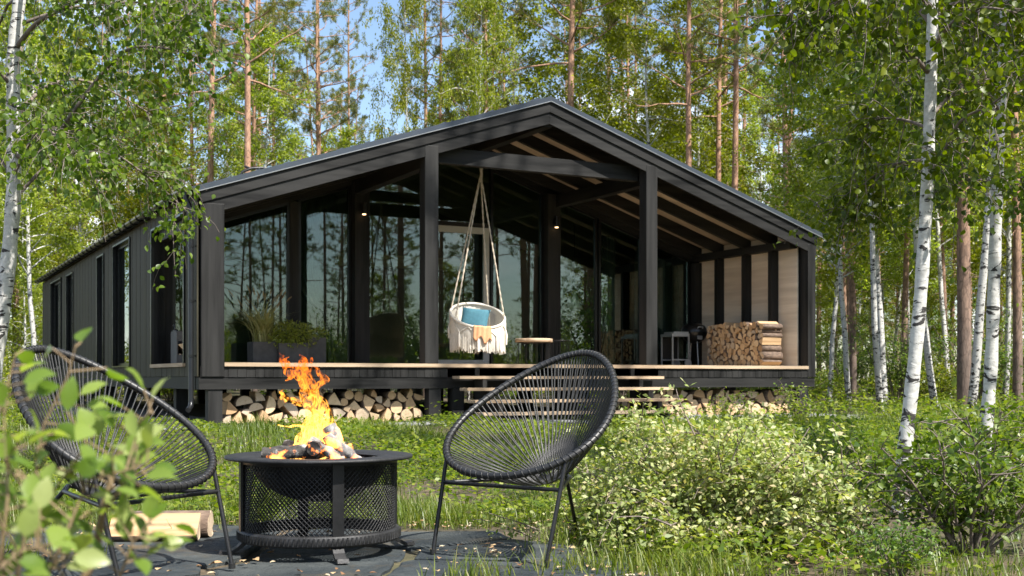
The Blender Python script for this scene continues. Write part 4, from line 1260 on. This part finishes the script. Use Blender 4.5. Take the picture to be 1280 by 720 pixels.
def young_tree(seed, h, r, base, nb, bl, leaf_n, L, lean=.03, fol='lf_young', bark='birch', wob=.05, spread=.11):
    """slim broadleaved tree; returns (wood mesh, leaf mesh)"""
    g = Grower(seed); q_ = g.q
    tr = g.limb((0, 0, -.1), (q_.gauss(0, lean), q_.gauss(0, lean), 1), h, r, 12, 0, wob*.5, 0, 8, .12)
    per = max(1, leaf_n//(nb*5))
    for i in range(nb):
        t = base+(1-base)*(i+q_.random())/nb
        p, d = along(tr, min(t, .995)); az = i*2.4+q_.uniform(-.5, .5)
        prof = math.sin(min(1, (1-t)/(1-base)*.9+.12)*PI*.62)**.8
        L_ = bl*prof*q_.uniform(.6, 1.2)
        b = g.limb(p, (math.cos(az), math.sin(az), q_.uniform(.15, .8)), L_, max(.006, r*.3*(1-t)+.006), 5, 0, .14, .25, 5, .3)
        g.leaves(b, per, spread, .4, .35)
        for k in range(4):
            bp, bd = along(b, q_.uniform(.3, 1)); pr = perp(bd, q_)
            c = g.limb(bp, bd*.6+pr+Vector((0, 0, q_.uniform(-.5, .2))), L_*q_.uniform(.25, .55), .005, 3, 0, .2, .5, 4, .4)
            g.leaves(c, per, spread, .5, .0)
    wood = g.w.build('trunk', M[bark], None, fix=False); COL.objects.unlink(wood)
    return wood.data, g.leafmesh('crown', M[fol], L, L*.72)

def pine_tree(seed, h, r, base, nb, bl, tufts, lean=.012):
    g = Grower(seed); q_ = g.q
    tr = g.limb((0, 0, -.1), (q_.gauss(0, lean), q_.gauss(0, lean), 1), h, r, 14, 0, .008, 0, 10, .22)
    for i in range(22):        # dead stubs on the bare trunk
        p, d = along(tr, q_.uniform(.12, base)); az = q_.random()*6.28
        g.limb(p, (math.cos(az), math.sin(az), q_.uniform(-.3, .3)), q_.uniform(.15, .9), .012, 3, 0, .2, .1, 4, .3)
    P = []; A = []
    per = max(2, tufts//(nb*4))
    for i in range(nb):
        t = base+(1-base)*(i+q_.random())/nb
        p, d = along(tr, min(t, .995)); az = i*2.4+q_.uniform(-.6, .6)
        k = (1-t)/(1-base)
        L_ = bl*(.25+.75*math.sin(min(1., k+.12)*PI*.6))*q_.uniform(.55, 1.15)
        b = g.limb(p, (math.cos(az), math.sin(az), q_.uniform(.0, .5)), L_, .03*(.4+k), 5, .03, .12, 0, 5, .25)
        for s_ in range(4):
            bp, bd = along(b, q_.uniform(.35, 1)); pr = perp(bd, q_)
            c = g.limb(bp, bd+pr*.8+Vector((0, 0, .25)), L_*q_.uniform(.2, .4), .009, 3, .1, .2, 0, 4, .4)
            for _ in range(per):
                tp, td = along(c, q_.uniform(.2, 1)); P.append(tp+Vector((q_.gauss(0, .06), q_.gauss(0, .06), q_.gauss(0, .05)))); A.append(td+Vector((q_.gauss(0, .4), q_.gauss(0, .4), .35)))
    n = len(P); P = np.array([tuple(x) for x in P]); A = nrm(np.array([tuple(x) for x in A]))
    m_ = 9
    PP = np.repeat(P, m_, 0); AA = np.repeat(A, m_, 0)*.75+rng.normal(0, .55, (n*m_, 3))
    v, f, r_ = leaf_arrays(PP, AA, nrm(rng.normal(0, 1, (n*m_, 3))), rng.uniform(.10, .19, n*m_), rng.uniform(.012, .022, n*m_), 'quad', np.clip(np.repeat(rng.random(n), m_)*.7+rng.random(n*m_)*.3, 0, 1))
    wood = g.w.build('trunk', M['pine'], None, fix=False); COL.objects.unlink(wood)
    return wood.data, np_mesh('crown', v, f, M['lf_pine'], r_)

def bush_mesh(seed, h, w, stems, leaf_n, L, fol, bark='twig', shape='quad', dome=1.0, spread=.05):
    g = Grower(seed); q_ = g.q
    per = max(2, leaf_n//(stems*6))
    for i in range(stems):
        az = i*2.4; tl = q_.uniform(.1, 1.0)
        L_ = h*q_.uniform(.65, 1.1)*(1+.25*tl)
        d = Vector((math.cos(az)*tl*w/h*.62, math.sin(az)*tl*w/h*.62, 1))
        s_ = g.limb((math.cos(az)*.06*w, math.sin(az)*.06*w, -.02), d, L_, .009*h+.004, 6, .0, .12, .22, 5, .3)
        g.leaves(s_, per, spread, .1, .35)
        for k in range(5):
            bp, bd = along(s_, q_.uniform(.3, 1)); pr = perp(bd, q_)
            c = g.limb(bp, bd*.7+pr+Vector((0, 0, .1)), L_*q_.uniform(.2, .45), .004, 4, 0, .18, .25, 4, .4)
            g.leaves(c, per, spread*.8, .1, .1)
    wood = g.w.build('stems', M[bark], None, fix=False); COL.objects.unlink(wood)
    return wood.data, g.leafmesh('foliage', M[fol], L, L*.6, shape, .9)

def plant(name, wood, leaf, loc, rz, label, cat, group=None, s=1.0, parts=('trunk', 'crown')):
    e = empty(name, loc, rz, label, cat, group); e.scale = (s, s, s)
    mesh_obj(parts[0], wood, e); mesh_obj(parts[1], leaf, e)
    return e
def zg(x, y): return float(hgt(np.array(x), np.array(y)))

# ---- hero birches ------------------------------------------------------
class WT2:
    def __init__(s, mb): s.mb = mb
    def tube(s, *a, **k): s.mb.tube(*a, mi=1, **k)
def hero_birch(seed, trunk, radii, limbs, label, L, leaf_scale=1.0, gen=None, shape='oval'):
    """trunk, limbs given as world points; twigs hang from the limbs with leaves"""
    g = Grower(seed); q_ = g.q
    base = Vector(trunk[0])
    loc = lambda p: Vector(p)-base
    def smooth(pp, k=5):
        pp = [Vector(p) for p in pp]; out = []
        for i in range(len(pp)-1):
            a, b, c, d = pp[max(i-1, 0)], pp[i], pp[i+1], pp[min(i+2, len(pp)-1)]
            for j in range(k):
                t = j/k; out.append(.5*((2*b)+(c-a)*t+(2*a-5*b+4*c-d)*t*t+(3*b-a-3*c+d)*t**3))
        return out+[pp[-1]]
    tp = smooth([loc(p) for p in trunk]); n = len(tp)
    rr = [np.interp(i/(n-1)*(len(radii)-1), range(len(radii)), radii)*(1+.06*math.sin(i*1.9)) for i in range(n)]
    g.w.tube(tp, rr, 12, caps=False)
    tw = Grower(seed+1); tw.q = q_; WT = MB(); WT.add(g.w.v, g.w.f, 0, True); tw.w = WT2(WT)
    def dress(b, dens, hangL, s0=.18):
        Lb = sum((b[i+1]-b[i]).length for i in range(len(b)-1))
        for k in range(int(dens*Lb*9)):
            p, d = along(b, s0+(1-s0)*q_.random()); pr = perp(d, q_)
            c = tw.limb(p, d*.5+pr*.8+Vector((0, 0, -.25)), hangL*q_.uniform(.35, 1.1), .0035, 5, 0, .12, .55, 4, .4)
            tw.leaves(c, int(12*leaf_scale), .045, .75, .1)
            if q_.random() < .6:
                p2, d2 = along(c, q_.uniform(.2, .7))
                c2 = tw.limb(p2, d2*.4+perp(d2, q_)+Vector((0, 0, -.3)), hangL*q_.uniform(.25, .6), .003, 4, 0, .12, .5, 4, .4)
                tw.leaves(c2, int(9*leaf_scale), .04, .75, .05)
    for (pp, r0, dens, hangL) in limbs:
        b = smooth([loc(p) for p in pp], 4)
        tw.w.tube(b, [r0*(1-.75*i/(len(b)-1)) for i in range(len(b))], 7, caps=False)
        dress(b, dens*2.3, hangL)
    for (t0, t1, nb, bl, dens, hangL) in (gen or []):
        for i in range(nb):
            t = t0+(t1-t0)*(i+q_.random())/nb; p, d = along(tp, t); az = i*2.4+q_.uniform(-.4, .4)
            b = tw.limb(p, (math.cos(az), math.sin(az), q_.uniform(.25, .9)), bl*q_.uniform(.6, 1.15)*(1-.55*(t-t0)/max(.01, t1-t0)), .018, 6, 0, .1, .3, 6, .25)
            dress(b, dens, hangL)
    e = empty('birch_tree', base, 0, label, 'tree')
    WT.build('trunk', [M['birch'], M['twig']], e, fix=False)
    tw.P = tw.P; mesh_obj('crown', tw.leafmesh('crown', M['lf_birch'], L, L*.80, shape, .3), e)
    print(label, 'leaves', len(tw.P))
    return e
# left birch, about ten metres off
def T(D, *pts): return [px(x, y, D+dd) for (x, y, dd) in pts]
D = 10.2
tr = [Vector((-4.46, D, 0))]+T(D, (-8, 470, 0), (8, 350, 0), (17, 240, 0), (17, 150, 0), (17, 70, 0), (24, 0, 0), (30, -120, 0), (38, -300, 0), (46, -560, 0))
hero_birch(21, tr, [.085, .068, .064, .061, .059, .056, .053, .047, .037, .018], [
    (T(D, (17, 195, 0), (58, 190, -.3), (85, 150, -.5), (125, 95, -.6), (160, 62, -.7), (205, 60, -.8), (250, 72, -.9)), .024, 1.15, .85),
    (T(D, (20, 60, 0), (45, 30, -.2), (75, 12, -.4), (120, -8, -.5), (175, -20, -.6), (235, 0, -.7)), .024, 1.2, .95),
    (T(D, (16, 250, 0), (60, 205, .3), (95, 178, .5), (140, 190, .6), (190, 225, .7), (232, 262, .7)), .018, 1.3, .75),
    (T(D, (17, 150, 0), (55, 110, .4), (100, 100, .7), (150, 120, .9), (200, 150, 1.0)), .02, 1.1, .8),
    (T(D, (17, 110, 0), (-20, 70, -.2), (-60, 50, -.4), (-100, 60, -.5)), .02, 1.0, .8),
    (T(D, (16, 230, 0), (-10, 180, .2), (-50, 150, .2)), .015, 1.0, .7),
    (T(D, (16, 220, 0), (50, 160, -.8), (70, 170, -1.2), (110, 200, -1.5)), .015, 1.0, .7),
    (T(D, (24, 0, 0), (60, -60, .4), (110, -90, .8), (170, -80, 1.0), (230, -40, 1.1)), .022, 1.0, .9),
    (T(D, (24, -10, 0), (70, -70, -.5), (120, -90, -.9), (190, -70, -1.2), (245, -30, -1.3)), .02, 1.0, .95)],
    'white birch with drooping leafy branches at the left edge', .058, 1.0, [(.62, .97, 12, 1.5, .7, .9)])
# right birch
D = 7.16
tr = [Vector((2.33, D, -.02))]+T(D, (1128, 590, 0), (1138, 500, 0), (1149, 390, 0), (1157, 270, 0), (1161, 170, 0), (1165, 60, 0), (1166, -40, 0), (1172, -250, 0), (1180, -600, 0), (1190, -1000, 0))
hero_birch(31, tr, [.060, .046, .042, .040, .038, .036, .034, .032, .028, .022, .010], [
    (T(D, (1162, 92, 0), (1138, 68, -.15), (1095, 38, -.4), (1052, 3, -.6), (1010, -10, -.8), (985, 20, -.9)), .017, 1.3, .5),
    (T(D, (1164, 30, 0), (1120, -20, .2), (1070, -40, .5), (1015, -30, .7), (980, 10, .8)), .016, 1.2, .6),
    (T(D, (1158, 215, 0), (1172, 205, -.1), (1200, 152, -.3), (1240, 130, -.5), (1290, 90, -.7)), .014, 1.2, .5),
    (T(D, (1160, 150, 0), (1190, 118, .2), (1230, 100, .4), (1280, 95, .6)), .013, 1.3, .5),
    (T(D, (1160, 160, 0), (1130, 150, .3), (1095, 150, .5), (1060, 175, .6)), .012, 1.4, .5),
    (T(D, (1158, 200, 0), (1120, 205, .9), (1080, 230, 1.2), (1055, 262, 1.3)), .011, 1.3, .5),
    (T(D, (1164, 60, 0), (1200, 20, -.2), (1240, 10, -.4), (1300, 25, -.5)), .014, 1.3, .6),
    (T(D, (1165, 10, 0), (1130, -20, -.5), (1090, -30, -.9), (1050, 0, -1.1)), .013, 1.2, .6),
    (T(D, (1164, 40, 0), (1180, 10, .5), (1220, 0, .9), (1275, 20, 1.2)), .013, 1.2, .6)],
    'white black marked birch right of the house, the nearer of the front two', .05, 1.0, [(.66, .97, 16, 1.3, .7, .7)])
D = 9.2
tr = [Vector((3.62, D, -.02))]+T(D, (1230, 560, 0), (1238, 470, 0), (1242, 370, 0), (1245, 270, 0), (1249, 170, 0), (1254, 60, 0), (1258, -60, 0), (1262, -300, 0), (1270, -700, 0))
hero_birch(41, tr, [.066, .053, .049, .047, .045, .042, .039, .035, .028, .012], [
    (T(D, (1248, 190, 0), (1215, 170, .2), (1175, 175, .4), (1130, 215, .5)), .014, 1.3, .6),
    (T(D, (1250, 140, 0), (1210, 90, -.3), (1160, 70, -.5), (1105, 90, -.7)), .015, 1.2, .7),
    (T(D, (1246, 240, 0), (1275, 215, .1), (1310, 215, .2)), .012, 1.4, .6),
    (T(D, (1252, 90, 0), (1285, 60, .2), (1330, 60, .4)), .014, 1.2, .7),
    (T(D, (1254, 40, 0), (1200, 0, .5), (1140, -10, .9), (1080, 30, 1.1)), .016, 1.2, .8),
    (T(D, (1247, 230, 0), (1220, 225, -.6), (1190, 240, -.9)), .011, 1.2, .6)],
    'white birch at the right edge, standing behind the nearer black marked birch', .056, 1.0, [(.62, .97, 14, 1.5, .7, .8)])

# ---- foreground shrubs ---------------------------------------------------
def near_shrub():
    g = Grower(51); q_ = g.q
    base = Vector((-.74, 1.62, 0)); D = 1.5
    loc = lambda x, y, d: px(x, y, d)-base
    stems = [[(118, 700, 1.55), (128, 640, 1.55), (145, 575, 1.55), (168, 535, 1.55), (190, 515, 1.53)],
             [(20, 720, 1.5), (40, 640, 1.5), (45, 580, 1.5), (55, 530, 1.5), (85, 470, 1.5), (95, 430, 1.5)],
             [(60, 720, 1.4), (90, 650, 1.4), (110, 600, 1.42), (150, 590, 1.42), (185, 580, 1.42)],
             [(0, 700, 1.35), (10, 620, 1.35), (8, 570, 1.36), (5, 520, 1.38), (12, 480, 1.38)],
             [(-40, 700, 1.6), (-20, 600, 1.6), (-10, 540, 1.6), (10, 480, 1.62), (20, 440, 1.62)],
             [(150, 720, 1.45), (165, 680, 1.45), (185, 655, 1.45)],
             [(30, 660, 1.45), (70, 610, 1.45), (105, 560, 1.46), (120, 545, 1.46)],
             [(80, 720, 1.5), (60, 690, 1.52), (30, 670, 1.52)], [(128, 640, 1.55), (160, 600, 1.5), (170, 590, 1.48)],
             [(0, 640, 1.5), (30, 610, 1.5), (60, 570, 1.5)], [(-10, 720, 1.3), (25, 690, 1.3), (50, 680, 1.32)]]
    P = []; A = []
    for i, s_ in enumerate(stems):
        pts = [loc(*p) for p in s_]
        low = pts[0]; root = Vector((.02*i-.1, .03*(i % 3), -.02))
        full = [root, root.lerp(low, .5)+Vector((0, 0, .05))]+pts if i not in (8,) else pts
        r0 = .0075 if i == 0 else .0026
        n = len(full); g.w.tube(full, [r0*(1-.7*k/(n-1)) for k in range(n)], 7)
        m = 14 if i not in (0, 2) else 18
        for k in range(m):
            p, d = along(pts, min(1, (k+.6*q_.random())/m+.02)); pr = perp(d, q_); pr.y *= .7
            ln = q_.uniform(.012, .05)
            e = p+(pr+d*.3).normalized()*ln
            g.w.tube([p, e], .0012, 4)
            P.append(e); A.append(pr*.8+d*.35+Vector((q_.gauss(0, .3), q_.gauss(0, .3), q_.gauss(-.12, .3))))
    n = len(P); P = np.array([tuple(x) for x in P]); A = np.array([tuple(x) for x in A])
    v, f, r = leaf_arrays(P, A, nrm(rng.normal(0, .4, (n, 3))+np.array([.1, -.45, .8])), rng.uniform(.028, .047, n), rng.uniform(.017, .028, n), 'oval')
    e = empty('leafy_shrub', base, 0, 'green leafy shrub close to the camera in the bottom left corner, out of focus', 'shrub')
    g.w.build('stems', M['palestem'], e, fix=False); mesh_obj('foliage', np_mesh('foliage', v, f, M['lf_near'], r, smooth=True), e)
near_shrub()
w_, l_ = bush_mesh(61, .56, 1.95, 90, 34000, .029, 'lf_bush', 'twig', 'quad', 1.0, .045)
plant('variegated_bush', w_, l_, (1.02, 5.9, 0), 0, 'wide bush with pale cream and pink tinged leaves right of the string chair', 'bush', None, 1.08, ('stems', 'foliage'))
w_, l_ = bush_mesh(62, .58, .8, 26, 2300, .044, 'lf_shrub', 'twig', 'oval', 1.0, .06)
plant('green_shrub', w_, l_, (2.10, 5.5, 0), 0, 'dark green upright shrub in the bottom right corner below the birch trunks', 'shrub', None, 1.0, ('stems', 'foliage'))
w_, l_ = bush_mesh(63, .5, .8, 16, 1100, .045, 'lf_shrub', 'twig', 'oval', 1.0, .05)
plant('green_shrub', w_, l_, (1.56, 4.85, 0), 1, 'low green shrub at the bottom edge between the cream bush and the upright shrub', 'shrub', None, .45, ('stems', 'foliage'))
w_, l_ = bush_mesh(64, .55, 1.1, 24, 2200, .05, 'lf_cover', 'twig', 'quad', 1.0, .06)
hb = (w_, l_)
for (x, y, s_, lab) in ((3.1, 8.0, 1.0, 'bright green bush between the two right birch trunks'), (2.6, 9.6, .8, 'low bright green bush behind the nearer right birch'), (4.9, 11.0, 1.1, 'bright green bush at the right edge behind the far birch')):
    plant('green_bush', hb[0], hb[1], (x, y, zg(x, y)), x, lab, 'bush', None, s_, ('stems', 'foliage'))
# climbing leaves at the end of the right log row
w_, l_ = bush_mesh(65, .6, .8, 12, 420, .07, 'lf_cover', 'twig', 'quad', 1, .06)
for (u, v, s_, lab) in ((9.6, -.75, .8, 'small leafy sapling before the middle of the right log row'), (11.3, -.8, 1.0, 'small leafy sapling before the right end of the log row')):
    p = hw(u, v); plant('leafy_sapling', w_, l_, (p.x, p.y, zg(p.x, p.y)), u, lab, 'sapling', None, s_, ('stems', 'foliage'))

# ================================================================== FOREST
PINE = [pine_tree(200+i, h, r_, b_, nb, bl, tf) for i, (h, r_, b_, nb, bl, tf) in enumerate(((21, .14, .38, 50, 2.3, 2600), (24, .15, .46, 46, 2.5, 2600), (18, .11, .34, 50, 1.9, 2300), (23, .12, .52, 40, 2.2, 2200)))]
YOUNG = [young_tree(300+i, h, r_, b_, nb, bl, ln, L) for i, (h, r_, b_, nb, bl, ln, L) in enumerate(((10, .065, .18, 46, 1.9, 15000, .092), (12.5, .08, .28, 50, 2.2, 18000, .095), (8, .05, .12, 40, 1.7, 12000, .085), (14, .095, .35, 52, 2.4, 19000, .10), (6, .04, .06, 34, 1.5, 8500, .08)))]
SAP = pine_tree(250, 7.5, .07, .12, 40, 1.6, 1300)
UND = [bush_mesh(400+i, h, w, st, ln, L, fo, 'twig', 'quad', 1, .13) for i, (h, w, st, ln, L, fo) in enumerate(((1.6, 2.2, 18, 2600, .10, 'lf_young'), (2.4, 2.0, 16, 2600, .10, 'lf_shrub'), (1.0, 1.9, 16, 1900, .09, 'lf_cover')))]
taken = []
def okspot(x, y, d): return all((x-a)**2+(y-b)**2 > d*d for a, b in taken)
def tree(kind, x, y, label, group=None, s=1.0, i=None):
    taken.append((x, y)); rz = random.random()*6.28
    if kind == 'pine':
        w, l = PINE[random.randrange(4) if i is None else i]; n, c, pp = 'pine_tree', 'tree', ('trunk', 'crown')
    elif kind == 'young':
        w, l = YOUNG[random.randrange(5) if i is None else i]; n, c, pp = 'birch_tree', 'tree', ('trunk', 'crown')
    elif kind == 'sap':
        w, l = SAP; n, c, pp = 'young_pine', 'tree', ('trunk', 'crown')
    else:
        w, l = UND[random.randrange(3) if i is None else i]; n, c, pp = 'forest_bush', 'bush', ('stems', 'foliage')
    return plant(n, w, l, (x, y, zg(x, y)-.03), rz, label, c, group, s, pp)
def at(pxx, D): return ((pxx-640)/1495*D, D)
# single trunks one can point at
for (x, D, i, s_, lab) in (
    (208, 52, 2, 1.1, 'slim pine trunk at the far left above the side wall roof, seen behind birch leaves'),
    (263, 43, 1, 1.0, 'thick orange pine trunk above the left corner of the roof'),
    (308, 39, 1, .95, 'straight orange pine trunk just right of the left roof corner, standing clear'),
    (402, 46, 0, 1.0, 'orange pine above the left roof slope, left of its thinner twin'),
    (437, 50, 0, .95, 'thinner pine at the left side of the blue sky gap'),
    (531, 44, 1, .95, 'orange pine trunk above the roof right of the blue sky gap'),
    (615, 52, 3, 1.0, 'dark pine trunk above the roof left of the ridge'),
    (713, 41, 1, 1.05, 'stout orange pine trunk just right of the roof ridge'),
    (785, 49, 3, 1.0, 'slim pine half hidden in leaves above the right roof slope'),
    (917, 40, 1, .95, 'tall brown pine trunk above the right roof slope, darkest of those there'),
    (983, 37, 1, .85, 'orange pine trunk above the right end of the roof'),
    (1128, 34, 2, .9, 'pine trunk behind the nearer right birch, beside a pale twin'),
    (1205, 27, 1, 1.1, 'thick dark grey pine trunk between the two right birches'),
    (1272, 30, 0, .95, 'reddish pine trunk at the right edge of the forest')):
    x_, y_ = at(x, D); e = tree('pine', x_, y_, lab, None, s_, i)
    if x in (402, 437, 531): e.scale = (s_*.62, s_*.62, s_)
for (x, D, i, s_, lab) in (
    (236, 47, 3, 1.1, 'white birch trunk between the pines above the left roof corner'),
    (516, 41, 3, 1.15, 'birch with dark hanging leaves right of the blue sky gap'),
    (585, 40, 3, 1.1, 'birch with bushy crown above the roof left of the ridge'),
    (655, 45, 3, 1.25, 'birch with full crown above the roof ridge'),
    (340, 42, 1, 1.05, 'leafy young birch above the left roof slope between the clear orange trunks'),
    (760, 43, 3, 1.15, 'bright leafy birch above the right roof slope near the ridge'),
    (840, 41, 3, 1.1, 'bright leafy birch above the middle of the right roof slope'),
    (880, 46, 3, 1.15, 'leafy birch left of the dark brown pine above the right roof slope'),
    (1036, 34, 1, 1.0, 'thin birch behind the right end of the house roof'),
    (1062, 31, 1, 1.0, 'white stemmed birch just right of the house corner'),
    (1107, 30, 3, 1.0, 'leaning birch stem between the house and the nearer right birch'),
    (1213, 25, 3, 1.05, 'white birch trunk standing beside the thick dark grey pine'),
    (1255, 33, 1, 1.1, 'slim white birch stem near the right edge of the forest'),
    (1170, 29, 3, 1.0, 'white birch stem seen just right of the nearer birch trunk'),
    (45, 38, 1, 1.1, 'pale birch stem left of the far end of the side wall'),
    (100, 44, 1, 1.1, 'leafy birch behind the far end of the side wall roof')):
    x_, y_ = at(x, D); e = tree('young', x_, y_, lab, None, s_, i)
    if x in (516, 585): e.scale = (s_*.5, s_*.5, s_*1.05)
# the rest of the forest
zones = ((-1, 'in the forest left of the house', lambda p: p < 200), (0, 'in the forest behind the roof', lambda p: p < 1020), (1, 'in the forest right of the house', lambda p: True))
def region(x, y):
    p = 640+1495*x/y
    return ('left of the house', 'behind the roof', 'right of the house')[0 if p < 200 else 1 if p < 1020 else 2]
def housefree(x, y):
    u, v = to_house(x, y); return not (-2 < u < W+2.2 and -14 < v < LEN+1.5)
cnt = {}
def filler(n, kinds, y0, y1, d, k0=.50, smax=1.0):
    q_ = random.Random(n*7+int(y0)); made = 0; tries = 0
    while made < n and tries < n*60:
        tries += 1
        y = math.sqrt(q_.uniform(y0*y0, y1*y1)); x = q_.uniform(-1, 1)*(k0*y+2)
        if not housefree(x, y) or not okspot(x, y, d): continue
        p = 640+1495*x/y
        if p > 1000 and y < 24: continue
        kind = kinds[q_.randrange(len(kinds))]
        s_ = q_.uniform(.8, 1.1)*smax
        gap = 438 < p < 522 or 352 < p < 378 or 940 < p < 968
        if gap and kind in ('pine', 'young'): continue
        if gap and kind == 'sap': s_ *= .75
        reg = region(x, y)
        lab = {'pine': 'one of the many slender pines in the forest '+reg, 'young': 'one of the many leafy young birches in the forest '+reg,
               'sap': 'one of the small bushy pines in the forest '+reg, 'bush': 'one of the leafy undergrowth bushes in the forest '+reg}[kind]
        grp = {'pine': 'pines', 'young': 'young birches', 'sap': 'small pines', 'bush': 'undergrowth bushes'}[kind]+' in the forest '+reg
        tree(kind, x, y, lab, grp, s_); made += 1
filler(46, ['bush'], 24, 44, 1.6)
def rightforest(n, kinds, d):
    q_ = random.Random(99+n); made = 0; t = 0
    while made < n and t < 6000:
        t += 1
        y = q_.uniform(26, 62); p = q_.uniform(1020, 1330); x = (p-640)/1495*y
        if not okspot(x, y, d) or not housefree(x, y): continue
        kind = kinds[q_.randrange(len(kinds))]
        lab = {'pine': 'one of the many slender pines', 'young': 'one of the many leafy young birches'}[kind]+' in the forest right of the house'
        tree(kind, x, y, lab, {'pine': 'pines', 'young': 'young birches'}[kind]+' in the forest right of the house', q_.uniform(.75, 1.0), {'pine': 2, 'young': 3}[kind]); made += 1
rightforest(26, ['pine', 'pine', 'pine', 'young'], 1.4)
filler(26, ['pine'], 34, 46, 2.0, .34)
filler(92, ['young', 'young', 'young', 'pine'], 33, 64, 1.6)
filler(110, ['pine', 'young', 'pine', 'sap', 'young'], 48, 82, 2.0)
filler(130, ['pine', 'pine', 'young', 'bush'], 70, 125, 2.2)
def sideforest(n, x0, x1, y0, y1, kinds, d, where):
    q_ = random.Random(n+int(x0)); made = 0; t = 0
    while made < n and t < 9000:
        t += 1
        x, y = q_.uniform(x0, x1), q_.uniform(y0, y1)
        if not okspot(x, y, d): continue
        if y > 0 and abs(x)/y < .47: continue
        kind = kinds[q_.randrange(len(kinds))]
        nm = {'pine': 'pine', 'young': 'leafy birch', 'bush': 'undergrowth bush'}[kind]
        tree(kind, x, y, nm+' of the forest edge '+where, nm+' trees '+where, q_.uniform(.85, 1.1)); made += 1
# forest across the clearing: what the porch glass mirrors
sideforest(200, 24, 80, -34, 34, ['pine', 'pine', 'pine', 'young', 'bush', 'bush'], 1.7, 'across the clearing to the right')
sideforest(90, 8, 64, -78, -24, ['pine', 'pine', 'pine', 'young', 'bush'], 2.0, 'across the clearing behind the camera')
def lowbushes(n):
    q_ = random.Random(5); made = 0; t = 0
    while made < n and t < 5000:
        t += 1; x, y = q_.uniform(20, 80), q_.uniform(-70, 26)
        if not okspot(x, y, 1.3) or (y > 0 and x/y < .5): continue
        tree('bush', x, y, 'undergrowth bush of the forest edge across the clearing', 'undergrowth bushes across the clearing', q_.uniform(1.2, 2.0), q_.randrange(2)); made += 1
lowbushes(130)
# pines beside the clearing that throw the dappled light
for (x, y, k, i, lab) in ((11.5, 12.6, 'pine', 0, 'tall pine standing just outside the view on the right, nearest the house'),
                          (8.7, 12.9, 'pine', 1, 'very tall pine standing just outside the view on the right'),
                          (5.7, 7.2, 'young', 3, 'birch standing just outside the view on the right')):
    tree(k, x, y, lab, None, 1.0, i)

# ================================================================== LIGHT, SKY, CAMERA
SUN_EL = 54.0; sd = Vector((.75, -.66, 0)).normalized()
AZ = math.atan2(sd.x, sd.y)
w = bpy.data.worlds.new('World'); sc.world = w; w.use_nodes = True
wt = w.node_tree; wn = wt.nodes; bg = wn['Background']
sky = wn.new('ShaderNodeTexSky'); sky.sky_type = 'NISHITA'; sky.sun_disc = False
sky.sun_elevation = R(SUN_EL); sky.sun_rotation = AZ; sky.air_density = 1.0; sky.dust_density = .6; sky.ozone_density = 1.2
tc = wn.new('ShaderNodeTexCoord'); nz = wn.new('ShaderNodeTexNoise'); nz.inputs['Scale'].default_value = 3.2; nz.inputs['Detail'].default_value = 7; nz.inputs['Roughness'].default_value = .58
mp = wn.new('ShaderNodeMapping'); mp.inputs['Scale'].default_value = (1, 1, 2.4); mp.inputs['Location'].default_value = (.35, .1, .2)
wt.links.new(tc.outputs['Generated'], mp.inputs[0]); wt.links.new(mp.outputs[0], nz.inputs['Vector'])
rp = wn.new('ShaderNodeValToRGB'); rp.color_ramp.elements[0].position = .50; rp.color_ramp.elements[1].position = .66
wt.links.new(nz.outputs['Fac'], rp.inputs[0])
mx = wn.new('ShaderNodeMix'); mx.data_type = 'RGBA'; wt.links.new(rp.outputs[0], mx.inputs[0]); wt.links.new(sky.outputs[0], mx.inputs[6]); mx.inputs[7].default_value = (9.5, 9.6, 9.8, 1)
wt.links.new(mx.outputs[2], bg.inputs[0]); bg.inputs[1].default_value = .10
l = bpy.data.lights.new('sun', 'SUN'); l.energy = 5.0; l.angle = R(.5); l.color = (1, .955, .88)
so = bpy.data.objects.new('sun', l); link(so)
dirv = Vector((sd.x*math.cos(R(SUN_EL)), sd.y*math.cos(R(SUN_EL)), math.sin(R(SUN_EL))))
so.rotation_euler = dirv.to_track_quat('Z', 'Y').to_euler(); so.location = (20, -20, 40)
cam = bpy.data.cameras.new('camera'); cam.sensor_width = 36; cam.lens = 36*1495/1280; cam.shift_y = 113/1280
cam.clip_start = .05; cam.clip_end = 3000
cam.dof.use_dof = True; cam.dof.focus_distance = 7.5; cam.dof.aperture_fstop = 6.0
co = bpy.data.objects.new('camera', cam); link(co); co.location = (0, 0, .8); co.rotation_euler = (PI/2, 0, 0); sc.camera = co
sc.render.engine = 'CYCLES'
cy = sc.cycles
cy.use_denoising = True; cy.max_bounces = 8; cy.diffuse_bounces = 3; cy.glossy_bounces = 4; cy.transmission_bounces = 4; cy.transparent_max_bounces = 24
cy.caustics_reflective = False; cy.caustics_refractive = False; cy.sample_clamp_indirect = 6
sc.view_settings.view_transform = 'Standard'; sc.view_settings.look = 'None'; sc.view_settings.exposure = 1.2; sc.view_settings.gamma = 1
print('logs', nlogs, 'trees', len(taken), 'objects', len(bpy.data.objects))
